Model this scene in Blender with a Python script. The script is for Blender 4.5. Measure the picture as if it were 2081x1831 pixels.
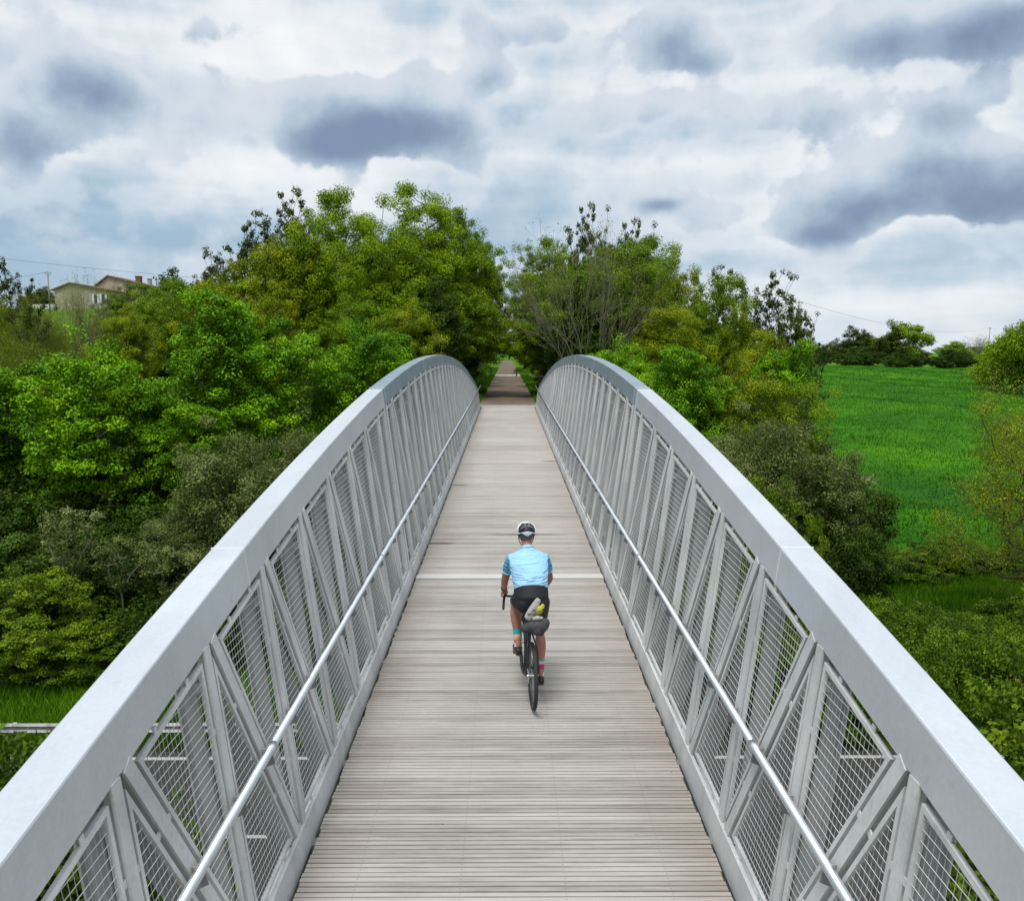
import bpy, math, random
import numpy as np
from mathutils import Vector, Matrix
C = bpy.context.scene.collection
for o in list(bpy.data.objects): bpy.data.objects.remove(o)
SC = bpy.context.scene
PI = math.pi
# ------------------------------------------------------------------ camera
cd = bpy.data.cameras.new('camera'); cam = bpy.data.objects.new('camera', cd); C.objects.link(cam)
cd.sensor_width = 36.0; cd.lens = 36.0*1692/2081; cd.clip_start = 0.05; cd.clip_end = 9000
CAMZ = 3.783
cam.location = (-0.038, 0.0, CAMZ)
cam.rotation_euler = (PI/2-0.1174, 0, -0.0057)
SC.camera = cam
# ------------------------------------------------------------------ exposure
SC.view_settings.view_transform = 'Standard'; SC.view_settings.look = 'None'
SC.view_settings.exposure = 0.0; SC.view_settings.gamma = 1.0
SC.view_settings.use_curve_mapping = False
SC.cycles.max_bounces = 6; SC.cycles.diffuse_bounces = 2; SC.cycles.glossy_bounces = 3
SC.cycles.transmission_bounces = 2; SC.cycles.transparent_max_bounces = 4
# ------------------------------------------------------------------ sun
SUN_EL, SUN_AZ = math.radians(66), math.radians(-160)      # azimuth from +Y towards +X: behind the camera, to the left
sl = bpy.data.lights.new('sun', 'SUN'); sl.energy = 2.7; sl.angle = math.radians(20); sl.color = (1, .96, .9)
so = bpy.data.objects.new('sun', sl); C.objects.link(so)
sd = Vector((math.sin(SUN_AZ)*math.cos(SUN_EL), math.cos(SUN_AZ)*math.cos(SUN_EL), math.sin(SUN_EL)))
so.rotation_euler = sd.to_track_quat('Z', 'Y').to_euler(); so.location = sd*60

# ------------------------------------------------------------------ node helper
class NT:
    def __init__(s, tree): s.t = tree; s.n = tree.nodes; s.l = tree.links
    def new(s, typ, **kw):
        n = s.n.new(typ)
        for k, v in kw.items(): setattr(n, k, v)
        return n
    def put(s, sock, v):
        if hasattr(v, 'is_output') or hasattr(v, 'links'): s.l.new(v, sock)
        else: sock.default_value = v
    def math(s, op, a, b=None, c=None, clamp=False):
        n = s.new('ShaderNodeMath', operation=op); n.use_clamp = clamp
        s.put(n.inputs[0], a)
        if b is not None: s.put(n.inputs[1], b)
        if c is not None: s.put(n.inputs[2], c)
        return n.outputs[0]
    def mix(s, f, a, b, blend='MIX'):
        n = s.new('ShaderNodeMix', data_type='RGBA', blend_type=blend)
        s.put(n.inputs[0], f); s.put(n.inputs[6], a); s.put(n.inputs[7], b)
        return n.outputs[2]
    def ramp(s, f, stops, interp='LINEAR'):
        n = s.new('ShaderNodeValToRGB'); n.color_ramp.interpolation = interp
        e = n.color_ramp.elements
        while len(e) < len(stops): e.new(.5)
        for q, (p, c) in zip(e, stops):
            q.position = p; q.color = (*c, 1) if len(c) == 3 else c
        s.put(n.inputs[0], f); return n.outputs[0]
    def noise(s, vec, scale, detail=4, rough=.55, dist=0):
        n = s.new('ShaderNodeTexNoise'); s.put(n.inputs['Vector'], vec)
        n.inputs['Scale'].default_value = scale; n.inputs['Detail'].default_value = detail
        n.inputs['Roughness'].default_value = rough; n.inputs['Distortion'].default_value = dist
        return n.outputs[0]
    def mapr(s, v, a, b, c=0., d=1., smooth=True):
        n = s.new('ShaderNodeMapRange'); n.interpolation_type = 'SMOOTHSTEP' if smooth else 'LINEAR'
        s.put(n.inputs[0], v)
        for i, q in enumerate((a, b, c, d)): n.inputs[i+1].default_value = q
        return n.outputs[0]
    def comb(s, x, y, z):
        n = s.new('ShaderNodeCombineXYZ')
        for i, v in enumerate((x, y, z)): s.put(n.inputs[i], v)
        return n.outputs[0]
    def sep(s, v):
        n = s.new('ShaderNodeSeparateXYZ'); s.l.new(v, n.inputs[0]); return n.outputs
    def bump(s, h, strength=.3, dist=.02, normal=None):
        n = s.new('ShaderNodeBump'); n.inputs['Strength'].default_value = strength
        n.inputs['Distance'].default_value = dist; s.l.new(h, n.inputs['Height'])
        if normal is not None: s.l.new(normal, n.inputs['Normal'])
        return n.outputs[0]
# ------------------------------------------------------------------ world: sky with clouds
W = bpy.data.worlds.new('World'); SC.world = W; W.use_nodes = True
w = NT(W.node_tree); w.n.clear()
sky = w.new('ShaderNodeTexSky'); sky.sky_type = 'NISHITA'; sky.sun_disc = False
sky.sun_elevation = SUN_EL; sky.sun_rotation = SUN_AZ
tc = w.new('ShaderNodeTexCoord'); gx, gy, gz = w.sep(tc.outputs['Generated'])
az = w.math('ARCTAN2', gx, gy); el = w.math('ARCSINE', gz)
azd = w.math('MULTIPLY', az, 57.2958); eld = w.math('MULTIPLY', el, 57.2958)
# cloud coordinates: wide, flat-based heaps, finer towards the horizon
elw = w.math('POWER', w.math('MAXIMUM', w.math('ADD', eld, 1.5), 0.05), .85)
wx = w.math('MULTIPLY', w.math('SUBTRACT', w.noise(w.comb(w.math('MULTIPLY', azd, .10), w.math('MULTIPLY', elw, .22), 5.5), 1.0, 1, .5), .5), 2.2)
aw = w.math('ADD', azd, wx); ew = elw; ewd = eld
n1 = w.noise(w.comb(w.math('MULTIPLY', aw, .050), w.math('MULTIPLY', ew, .16), 4.37), 1.0, 3, .5)
n2 = w.noise(w.comb(w.math('MULTIPLY', azd, .17), w.math('MULTIPLY', ew, .34), 3.1), 1.0, 7, .52)
n3 = w.noise(w.comb(w.math('MULTIPLY', aw, .035), w.math('MULTIPLY', ew, .40), 7.7), 1.0, 5, .48)
n4 = w.noise(w.comb(w.math('MULTIPLY', azd, .36), w.math('MULTIPLY', ew, .60), 2.2), 1.0, 6, .55)
DARK = [(-10.2, 15.0, 4.6, 2.06, 0.95), (-5.7, 15.3, 4.1, 1.93, 0.95), (-12.2, 13.6, 3.1, 1.12, 0.6), (-1.4, 17.5, 1.7, 1.03, 0.55), (-28.8, 13.4, 3.0, 2.24, 0.8), (-25.3, 16.0, 2.9, 1.62, 0.85), (-24.0, 9.3, 3.6, 0.88, 0.45), (10.3, 19.5, 2.2, 1.53, 0.75), (13.2, 18.2, 2.1, 0.91, 0.6), (28.5, 18.3, 4.4, 1.86, 1.1), (22.6, 18.4, 2.9, 1.35, 0.75), (17.6, 14.4, 5.5, 1.61, 0.62), (9.5, 15.5, 3.6, 1.1, 0.5), (26.0, 11.8, 3.7, 1.57, 0.75), (29.5, 9.8, 3.3, 1.94, 1.1), (23.1, 9.5, 4.4, 1.38, 1.0), (20.3, 7.7, 3.0, 0.8, 0.8), (9.9, 9.8, 1.3, 0.5, 0.85), (4.6, 14.6, 3.4, 1.26, 0.45), (27.2, 14.4, 3.6, 1.26, 0.55), (13.5, 8.5, 2.4, 1.03, 0.4), (-18.7, 19.1, 5.8, 1.0, 0.4), (1.6, 20.1, 4.3, 0.91, 0.35), (60, 20, 20, 6, 0.9), (-70, 18, 22, 6, 0.9), (120, 25, 30, 7, 0.8), (-130, 22, 30, 7, 0.8)]
# each cloud: its body and, a little lower, its shaded base
dk = dk2 = None
for ca, ce, ra, re_, am in DARK:
    a = w.math('MULTIPLY_ADD', aw, 1/ra, -ca/ra); b = w.math('MULTIPLY_ADD', ewd, 1/re_, -ce/re_)
    aa = w.math('MULTIPLY', a, a); v = w.math('MULTIPLY', w.math('EXPONENT', w.math('MULTIPLY', w.math('MULTIPLY_ADD', b, b, aa), -1.0)), am)
    b2 = w.math('ADD', b, .55); v2 = w.math('MULTIPLY', w.math('EXPONENT', w.math('MULTIPLY', w.math('MULTIPLY_ADD', b2, b2, aa), -1.1)), am)
    dk = v if dk is None else w.math('ADD', dk, v); dk2 = v2 if dk2 is None else w.math('ADD', dk2, v2)
nz = w.math('ADD', w.math('MULTIPLY', w.math('SUBTRACT', n2, .5), 1.9), w.math('ADD', w.math('MULTIPLY', w.math('SUBTRACT', n1, .5), .8), w.math('MULTIPLY', w.math('SUBTRACT', n4, .5), .30)))
f = w.math('ADD', dk, nz)
dm = w.mapr(f, .20, .36)
dcore = w.mapr(w.math('ADD', dk2, w.math('ADD', w.math('MULTIPLY', w.math('SUBTRACT', n4, .5), .9), w.math('MULTIPLY', w.math('SUBTRACT', n2, .5), 1.3))), .0, 1.30)
thin = w.math('ADD', w.math('MULTIPLY', n3, .62), w.math('MULTIPLY', n1, .38))
thin = w.math('ADD', thin, w.math('MULTIPLY', w.math('SUBTRACT', n4, .5), .16))
base = w.ramp(thin, [(.37, (.36, .51, .66)), (.45, (.48, .61, .73)), (.51, (.63, .72, .81)), (.57, (.82, .87, .91)), (.65, (1.0, 1.0, 1.0))])
dark = w.ramp(dcore, [(0, (.72, .78, .85)), (.30, (.52, .62, .73)), (.62, (.36, .46, .59)), (1, (.22, .30, .44))])
base = w.mix(w.math('MULTIPLY', w.mapr(f, -.15, .18), .35), base, (.96, .97, .985, 1))
cl = w.mix(dm, base, dark)
nish = w.new('ShaderNodeVectorMath', operation='SCALE'); w.l.new(sky.outputs[0], nish.inputs[0]); nish.inputs[3].default_value = .10
cl = w.mix(.93, nish.outputs[0], cl)
lowhaze = w.mapr(eld, 7.0, -1.0, 0., .45)
cl = w.mix(lowhaze, cl, (.62, .72, .82, 1))
zen = w.mapr(eld, 24.0, 62.0, 1.0, 1.7)     # an overcast sky is brightest overhead
below = w.mapr(eld, -3.0, 0.0, .25, 1.0)
k_ = w.math('MULTIPLY', zen, below)
sc = w.new('ShaderNodeVectorMath', operation='SCALE'); w.l.new(cl, sc.inputs[0]); w.l.new(k_, sc.inputs[3])
bg = w.new('ShaderNodeBackground'); w.l.new(sc.outputs[0], bg.inputs[0]); bg.inputs[1].default_value = 1.0
wo = w.new('ShaderNodeOutputWorld'); w.l.new(bg.outputs[0], wo.inputs[0])

# ------------------------------------------------------------------ materials
def mat(name, col=(.5, .5, .5), rough=.6, metal=0., spec=.5):
    m = bpy.data.materials.new(name); m.use_nodes = True
    t = NT(m.node_tree); p = t.n['Principled BSDF']
    p.inputs['Base Color'].default_value = (*col, 1); p.inputs['Roughness'].default_value = rough
    p.inputs['Metallic'].default_value = metal; p.inputs['Specular IOR Level'].default_value = spec
    m['_'] = 0; return m, t, p
def steel(name, c1, c2, r1=.35, r2=.55, metal=.75, scale=3.0):
    m, t, p = mat(name); co = t.new('ShaderNodeTexCoord').outputs['Object']
    mp = t.new('ShaderNodeMapping'); t.l.new(co, mp.inputs[0]); mp.inputs['Scale'].default_value = (1.0, .6, .35)
    a = t.noise(mp.outputs[0], scale, 6, .6, .4); b = t.noise(co, 38, 3, .6)
    fct = t.math('ADD', t.math('MULTIPLY', a, .8), t.math('MULTIPLY', b, .2))
    col = t.ramp(fct, [(.34, c1), (.66, c2)])
    st = t.noise(mp.outputs[0], 14, 5, .7); sm = t.mapr(st, .58, .78, 0, .30)
    col = t.mix(sm, col, (c1[0]*.6, c1[1]*.6, c1[2]*.6, 1))
    t.l.new(col, p.inputs['Base Color']); p.inputs['Metallic'].default_value = metal
    t.l.new(t.mapr(fct, .3, .7, r2, r1), p.inputs['Roughness'])
    t.l.new(t.bump(a, .12, .01), p.inputs['Normal'])
    return m
M = {}
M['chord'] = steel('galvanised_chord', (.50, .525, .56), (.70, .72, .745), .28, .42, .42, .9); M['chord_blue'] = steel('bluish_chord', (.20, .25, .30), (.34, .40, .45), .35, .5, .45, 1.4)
M['steel'] = steel('galvanised_steel', (.44, .44, .44), (.74, .735, .72), .45, .65, .15, 3)
M['steel_dark'] = steel('weathered_steel', (.20, .20, .20), (.34, .33, .32), .5, .7, .4, 3)
M['wire'] = mat('mesh_wire', (.68, .68, .66), .5, .2)[0]; M['wire_dark'] = mat('shaded_mesh_wire', (.44, .44, .43), .6, .2)[0]; M['web'] = steel('web_plate', (.34, .34, .335), (.50, .50, .49), .5, .7, .2, 3)  # upright wires: darker copy of the top-lit wire, shade put into the colour
M['rail'] = steel('polished_rail', (.60, .63, .67), (.78, .80, .82), .22, .36, .9, 5)
M['weld'] = mat('weld_line', (.75, .77, .78), .5, .4)[0]
M['black'] = mat('black_rubber', (.012, .012, .013), .55)[0]
def wood():
    m, t, p = mat('weathered_boards', rough=.85)
    ge = t.new('ShaderNodeNewGeometry'); co = ge.outputs['Position']
    rnd = t.new('ShaderNodeAttribute', attribute_name='tint').outputs['Fac']
    x, y, z = t.sep(co)
    mp = t.comb(t.math('MULTIPLY', x, .55), t.math('MULTIPLY', y, 9), rnd)
    g = t.noise(mp, 3.2, 6, .65); fine = t.noise(t.comb(t.math('MULTIPLY', x, 3), t.math('MULTIPLY', y, 110), 0.), 1.2, 4, .7)
    patch = t.noise(co, .5, 4, .55); patch2 = t.noise(co, 2.3, 5, .6)
    v = t.math('ADD', t.math('ADD', t.math('MULTIPLY', g, .34), t.math('MULTIPLY', fine, .26)), t.math('ADD', t.math('MULTIPLY', rnd, .13), t.math('MULTIPLY', patch, .30)))
    col = t.ramp(v, [(.32, (.155, .137, .120)), (.46, (.290, .267, .240)), (.56, (.390, .364, .332)), (.74, (.500, .475, .440))])
    # browner towards the edges of the deck
    edge = t.mapr(t.math('ADD', t.math('ABSOLUTE', x), t.math('MULTIPLY', t.math('SUBTRACT', patch2, .5), 1.1)), .85, 1.6, 0, .75)
    col = t.mix(edge, col, t.mix(.45, col, (.27, .205, .16, 1)))
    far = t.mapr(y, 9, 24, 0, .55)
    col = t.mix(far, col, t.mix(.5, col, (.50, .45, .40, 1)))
    # drain stains
    def stain(cx, cy, rx, ry):
        a = t.math('DIVIDE', t.math('SUBTRACT', x, cx), rx); b = t.math('DIVIDE', t.math('SUBTRACT', y, cy), ry)
        r = t.math('ADD', t.math('MULTIPLY', a, a), t.math('MULTIPLY', b, b)); return t.mapr(t.math('ADD', r, patch2), 1.5, .7, 0, .8)
    for s_ in ((-1.38, 21.6, .38, .12), (1.36, 25.9, .42, .14), (-1.3, 15.3, .35, .1), (.3, 16.0, 1.0, .07)): col = t.mix(stain(*s_), col, (.10, .085, .075, 1))
    spk = t.new('ShaderNodeTexVoronoi'); t.l.new(co, spk.inputs['Vector']); spk.inputs['Scale'].default_value = 5.2
    dot = t.mapr(spk.outputs['Distance'], .05, .035, 0, .75); sel = t.mapr(t.noise(co, 2.0, 2), .52, .60)
    col = t.mix(t.math('MULTIPLY', dot, sel), col, (.06, .05, .045, 1))
    # screw heads, two per board over each bearer
    fy = t.math('FRACT', t.math('MULTIPLY', t.math('ADD', y, .9), 2/.108)); dy = t.math('MULTIPLY', t.math('ABSOLUTE', t.math('SUBTRACT', fy, .5)), .054)
    fx = t.math('ABSOLUTE', t.math('SUBTRACT', t.math('FRACT', t.math('ADD', t.math('DIVIDE', x, .7333), .0)), .5)); dx = t.math('MULTIPLY', fx, .7333)
    dd = t.math('SQRT', t.math('ADD', t.math('MULTIPLY', dx, dx), t.math('MULTIPLY', dy, dy)))
    col = t.mix(t.mapr(dd, .006, .004, 0, .55), col, (.06, .05, .045, 1))
    t.l.new(col, p.inputs['Base Color']); t.l.new(t.bump(t.math('ADD', fine, g), .35, .004), p.inputs['Normal'])
    return m
M['wood'] = wood(); M['joint'] = mat('worn_joint', (.54, .53, .50), .6, .1)[0]
def simple_noise(name, stops, scale, rough=.9, bump=.3, bd=.03, detail=6, stretch=None):
    m, t, p = mat(name, rough=rough); co = t.new('ShaderNodeNewGeometry').outputs['Position']
    if stretch:
        mp = t.new('ShaderNodeMapping'); t.l.new(co, mp.inputs[0]); mp.inputs['Scale'].default_value = stretch; co2 = mp.outputs[0]
    else: co2 = co
    a = t.noise(co2, scale, detail, .65, .2); b = t.noise(co, scale*7, 3, .6)
    v = t.math('ADD', t.math('MULTIPLY', a, .65), t.math('MULTIPLY', b, .35))
    t.l.new(t.ramp(v, stops), p.inputs['Base Color']); t.l.new(t.bump(b, bump, bd), p.inputs['Normal']); return m
M['concrete'] = simple_noise('concrete', [(.3, (.25, .24, .22)), (.7, (.42, .41, .38))], 1.5)
M['asphalt'] = simple_noise('asphalt', [(.3, (.018, .017, .016)), (.7, (.040, .036, .032))], 1.2, .85)
M['gravel'] = simple_noise('gravel_path', [(.32, (.085, .060, .040)), (.5, (.14, .105, .070)), (.7, (.22, .175, .125))], .9, .95, .5, .02)
M['paint'] = mat('road_paint', (.36, .36, .34), .7)[0]
def ground():
    m, t, p = mat('ground', rough=.95, spec=.08); co = t.new('ShaderNodeNewGeometry').outputs['Position']; x, y, z = t.sep(co)
    a = t.noise(co, .12, 6, .6); b = t.noise(co, 2.2, 6, .7); c = t.noise(co, 11, 3, .6)
    v = t.math('ADD', t.math('ADD', t.math('MULTIPLY', a, .4), t.math('MULTIPLY', b, .38)), t.math('MULTIPLY', c, .22))
    g = t.ramp(v, [(.34, (.022, .045, .010)), (.48, (.045, .11, .014)), (.60, (.075, .18, .018)), (.72, (.13, .22, .04))])
    meadow = t.ramp(v, [(.36, (.05, .12, .006)), (.55, (.09, .20, .008)), (.7, (.14, .25, .02))])
    d = t.mapr(y, 60, 80); g = t.mix(d, g, meadow); ud = t.math('MULTIPLY', t.mapr(t.math('ABSOLUTE', x), 14, 7.5), t.mapr(y, 46, 40)); g = t.mix(ud, g, t.ramp(v, [(.35, (.010, .010, .006)), (.65, (.028, .027, .014))]))  # bare soil below the bridge, with its shade put into the dark colour
    t.l.new(g, p.inputs['Base Color']); t.l.new(t.bump(t.math('ADD', b, c), .8, .12), p.inputs['Normal']); return m
M['ground'] = ground()
def field():
    m, t, p = mat('crop_field', rough=.9, spec=.08); co = t.new('ShaderNodeNewGeometry').outputs['Position']
    mp = t.new('ShaderNodeMapping'); t.l.new(co, mp.inputs[0]); mp.inputs['Scale'].default_value = (.6, 1.4, 1); mp.inputs['Rotation'].default_value = (0, 0, .25)
    a = t.noise(mp.outputs[0], .07, 6, .6, .5); b = t.noise(mp.outputs[0], 1.3, 5, .75); c = t.noise(mp.outputs[0], .35, 5, .65)
    v = t.math('ADD', t.math('MULTIPLY', a, .45), t.math('ADD', t.math('MULTIPLY', b, .3), t.math('MULTIPLY', c, .25)))
    g = t.ramp(v, [(.36, (.014, .075, .008)), (.45, (.026, .115, .005)), (.55, (.048, .175, .003)), (.68, (.09, .23, .003))])
    t.l.new(g, p.inputs['Base Color']); t.l.new(t.bump(t.math('ADD', b, c), .9, .25), p.inputs['Normal']); return m
M['field'] = field()
def leafmat(name, stops, trans=.28, rough=.5):
    m, t, p = mat(name, rough=rough); a = t.new('ShaderNodeAttribute', attribute_name='tint').outputs['Fac']
    oi = t.new('ShaderNodeObjectInfo').outputs['Random']
    v = t.math('ADD', a, t.math('MULTIPLY', t.math('SUBTRACT', oi, .5), .22), clamp=True)
    col = t.ramp(v, stops); t.l.new(col, p.inputs['Base Color']); p.inputs['Specular IOR Level'].default_value = .12
    tr = t.new('ShaderNodeBsdfTranslucent'); t.l.new(t.mix(.5, col, (.25, .4, .02, 1), 'MULTIPLY'), tr.inputs[0])
    t.l.new(t.mix(.0, col, col), tr.inputs[0])
    mx = t.new('ShaderNodeMixShader'); mx.inputs[0].default_value = trans
    t.l.new(p.outputs[0], mx.inputs[1]); t.l.new(tr.outputs[0], mx.inputs[2]); t.l.new(mx.outputs[0], t.n['Material Output'].inputs[0]); return m
M['maple'] = leafmat('maple_leaf', [(0, (.030, .090, .003)), (.35, (.085, .21, .004)), (.7, (.20, .42, .006)), (1, (.38, .62, .010))])
M['oak'] = leafmat('oak_leaf', [(0, (.040, .085, .003)), (.35, (.110, .205, .004)), (.7, (.21, .34, .006)), (1, (.38, .52, .010))])
M['olive'] = leafmat('olive_leaf', [(0, (.060, .100, .003)), (.4, (.160, .225, .004)), (.75, (.28, .345, .006)), (1, (.42, .46, .010))])
M['willow'] = leafmat('willow_leaf', [(0, (.045, .070, .014)), (.4, (.115, .155, .032)), (.75, (.21, .265, .070)), (1, (.38, .43, .17))])
M['ivy'] = leafmat('ivy_leaf', [(0, (.012, .028, .003)), (.5, (.036, .075, .006)), (.85, (.08, .15, .012)), (1, (.14, .22, .03))], .2)
M['bramble'] = leafmat('bramble_leaf', [(0, (.020, .045, .003)), (.4, (.055, .110, .005)), (.8, (.11, .20, .008)), (1, (.22, .33, .02))])
M['lime'] = leafmat('lime_leaf', [(0, (.06, .12, .006)), (.4, (.13, .22, .010)), (.8, (.23, .34, .014)), (1, (.34, .42, .03))], .4)
M['darkleaf'] = leafmat('dark_leaf', [(0, (.018, .032, .004)), (.5, (.050, .080, .006)), (1, (.11, .15, .012))], .25)
M['grass'] = leafmat('grass_blade', [(0, (.030, .085, .003)), (.5, (.08, .21, .004)), (1, (.18, .34, .012))], .3)
M['crop'] = leafmat('crop_blade', [(0, (.016, .068, .004)), (.5, (.032, .142, .003)), (1, (.08, .225, .004))], .3)
M['bark'] = simple_noise('bark', [(.3, (.045, .036, .027)), (.7, (.13, .11, .085))], 5, .95, .6, .03, 5, (1, 1, .25))
M['bark_olive'] = simple_noise('olive_bark', [(.3, (.09, .085, .05)), (.7, (.21, .19, .12))], 5, .95, .4, .02, 5, (1, 1, .25))
M['bark_pale'] = simple_noise('pale_bark', [(.3, (.16, .14, .105)), (.7, (.32, .29, .22))], 5, .95, .4, .02, 5, (1, 1, .25))

# ------------------------------------------------------------------ object helpers
def tag(o, label=None, cat=None, group=None, kind=None):
    for k, v in (('label', label), ('category', cat), ('group', group), ('kind', kind)):
        if v is not None: o[k] = v
    return o
def empty(name, loc=(0, 0, 0), rz=0., **kw):
    o = bpy.data.objects.new(name, None); C.objects.link(o); o.location = loc; o.rotation_euler = (0, 0, rz); o.empty_display_size = .2
    return tag(o, **kw)
class MB:
    def __init__(s): s.v = []; s.f = []; s.t = []; s.mi = []
    def add(s, vs, fs, tint=0., mi=0):
        b = len(s.v); s.v += [tuple(q) for q in vs]; s.f += [tuple(i+b for i in q) for q in fs]; s.t += [tint]*len(vs); s.mi += [mi]*len(fs)
    def prism(s, A, B, **kw):           # two matching rings of points -> closed solid
        n = len(A); s.add(list(A)+list(B), [tuple(range(n))[::-1], tuple(range(n, 2*n))]+[(i, (i+1) % n, n+(i+1) % n, n+i) for i in range(n)], **kw)
    def box(s, x0, x1, y0, y1, z0, z1, **kw):
        s.prism([(x0, y0, z0), (x1, y0, z0), (x1, y1, z0), (x0, y1, z0)], [(x0, y0, z1), (x1, y0, z1), (x1, y1, z1), (x0, y1, z1)], **kw)
    def bar(s, a, b, w, h, side=None, **kw):   # rectangular bar from a to b, w along side
        a = Vector(a); b = Vector(b); d = (b-a).normalized(); sv = Vector(side) if side is not None else Vector((1, 0, 0))
        sv = (sv-d*sv.dot(d)); sv = sv.normalized() if sv.length > 1e-6 else d.orthogonal().normalized(); u = d.cross(sv)
        q = [sv*(i*w/2)+u*(j*h/2) for i, j in ((-1, -1), (1, -1), (1, 1), (-1, 1))]
        s.prism([a+k for k in q], [b+k for k in q], **kw)
    def tube(s, pts, r, n=8, cap=True, **kw):
        pts = [Vector(p) for p in pts]; rs = r if hasattr(r, '__len__') else [r]*len(pts); vs = []; fs = []
        t0 = (pts[1]-pts[0]).normalized(); u = t0.orthogonal().normalized()
        for i, p in enumerate(pts):
            t = (pts[min(i+1, len(pts)-1)]-pts[max(i-1, 0)]).normalized(); u = (u-t*u.dot(t)).normalized(); v = t.cross(u)
            for k in range(n):
                a = 2*PI*k/n; vs.append(p+(u*math.cos(a)+v*math.sin(a))*rs[i])
        for i in range(len(pts)-1):
            for k in range(n): fs.append((i*n+k, i*n+(k+1) % n, (i+1)*n+(k+1) % n, (i+1)*n+k))
        if cap: fs += [tuple(range(n))[::-1], tuple(range((len(pts)-1)*n, len(pts)*n))]
        s.add(vs, fs, **kw)
    def loft(s, rings, **kw):            # rings: lists of points, capped
        n = len(rings[0]); vs = [p for r in rings for p in r]; fs = []
        for i in range(len(rings)-1):
            for k in range(n): fs.append((i*n+k, i*n+(k+1) % n, (i+1)*n+(k+1) % n, (i+1)*n+k))
        fs += [tuple(range(n))[::-1], tuple(range((len(rings)-1)*n, len(rings)*n))]; s.add(vs, fs, **kw)
    def ellip(s, c, r, R=None, nu=16, nv=10, **kw):
        vs = []; fs = []; c = Vector(c)
        for j in range(1, nv):
            ph = PI*j/nv
            for i in range(nu):
                th = 2*PI*i/nu; q = Vector((r[0]*math.sin(ph)*math.cos(th), r[1]*math.sin(ph)*math.sin(th), r[2]*math.cos(ph)))
                vs.append(c+(R @ q if R is not None else q))
        top = Vector((0, 0, r[2])); bot = Vector((0, 0, -r[2]))
        vs += [c+(R @ top if R is not None else top), c+(R @ bot if R is not None else bot)]
        for j in range(nv-2):
            for i in range(nu): fs.append((j*nu+i, (j+1)*nu+i, (j+1)*nu+(i+1) % nu, j*nu+(i+1) % nu))
        nt = len(vs)-2
        for i in range(nu): fs.append((nt, i, (i+1) % nu)); fs.append((nt+1, (nv-2)*nu+(i+1) % nu, (nv-2)*nu+i))
        s.add(vs, fs, **kw)
    def mesh(s, name, mats, smooth=False, tint=False):
        me = bpy.data.meshes.new(name); me.from_pydata(s.v, [], s.f)
        for m in (mats if isinstance(mats, (list, tuple)) else [mats]): me.materials.append(m)
        if any(s.mi): me.polygons.foreach_set('material_index', s.mi)
        if tint: a = me.attributes.new('tint', 'FLOAT', 'POINT'); a.data.foreach_set('value', s.t)
        if smooth: me.polygons.foreach_set('use_smooth', [True]*len(s.f))
        me.update(); return me
    def build(s, name, mats, parent=None, smooth=False, tint=False, **kw):
        o = bpy.data.objects.new(name, s.mesh(name, mats, smooth, tint)); C.objects.link(o)
        if parent is not None: o.parent = parent
        return tag(o, **kw)
def bevel(o, w=.004, seg=2):
    b = o.modifiers.new('bevel', 'BEVEL'); b.width = w; b.segments = seg; b.limit_method = 'ANGLE'
def copy_tree(o, parent=None):
    c = o.copy(); C.objects.link(c); c.parent = parent
    for ch in o.children: copy_tree(ch, c)
    return c

# ------------------------------------------------------------------ terrain
def smooth(a, b, x):
    t = np.clip((x-a)/(b-a), 0, 1); return t*t*(3-2*t)
PATHZ = .715
def hnoise(x, y): return (np.sin(x*.21+1.3)*np.cos(y*.17+.4)+.5*np.sin(x*.53+y*.41)+.3*np.sin(x*1.3-y*.9))*.22
def terrain(x, y):
    x = np.asarray(x, float); y = np.asarray(y, float)
    left = -6.2+1.2*smooth(22, 34, y)+np.clip(y-42, 0, 128)*.137+smooth(170, 400, y)*4
    right = -6.5+np.clip(y-39, 0, 114)*.070-smooth(0, 1, (x-20)/110)*np.clip(y-60, 0, 90)*.014+smooth(160, 700, y)*2.5*smooth(200, 20, x)
    k = smooth(-14, 14, x)
    base = left*(1-k)+right*k + hnoise(x, y)*smooth(22, 30, np.abs(y-16)+12)*.9
    base = np.where(y < 10, -6.3, base)
    # embankments that carry the path at both ends of the bridge
    dx = np.maximum(np.abs(x)-2.6, 0)
    dfar = np.hypot(dx, np.maximum(47.6-y, 0)); dnear = np.hypot(dx, np.maximum(y+1.2, 0))
    lo = np.maximum(PATHZ-dfar*.55, -.02-dnear*.62); hi = PATHZ+dfar*.5
    z = np.maximum(base, lo)
    z = np.where(y > 47.6, np.minimum(z, PATHZ+dx*.45), z)
    # the road cutting under the bridge
    road = -6.5; wr = smooth(9.5, 12.6, y)*(1-smooth(20.6, 23.2, y))
    return z*(1-wr)+road*wr
def T(x, y): return float(terrain(np.array([x]), np.array([y]))[0])
def sheet(name, xs, ys, m, dz=0., kind='structure', mask=None):
    X, Y = np.meshgrid(xs, ys); Z = terrain(X, Y)+(dz(Y) if callable(dz) else dz)
    v = np.stack([X, Y, Z], -1).reshape(-1, 3); nx = len(xs); ny = len(ys)
    i, j = np.meshgrid(np.arange(nx-1), np.arange(ny-1)); a = (j*nx+i).ravel()
    f = np.stack([a, a+1, a+nx+1, a+nx], 1)
    if mask is not None: f = f[mask((X[:-1, :-1]+X[1:, 1:]).ravel()/2, (Y[:-1, :-1]+Y[1:, 1:]).ravel()/2)]
    me = bpy.data.meshes.new(name); me.from_pydata(v.tolist(), [], f.tolist()); me.materials.append(m)
    me.polygons.foreach_set('use_smooth', [True]*len(f)); me.update()
    o = bpy.data.objects.new(name, me); C.objects.link(o); o['kind'] = kind; return o
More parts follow.
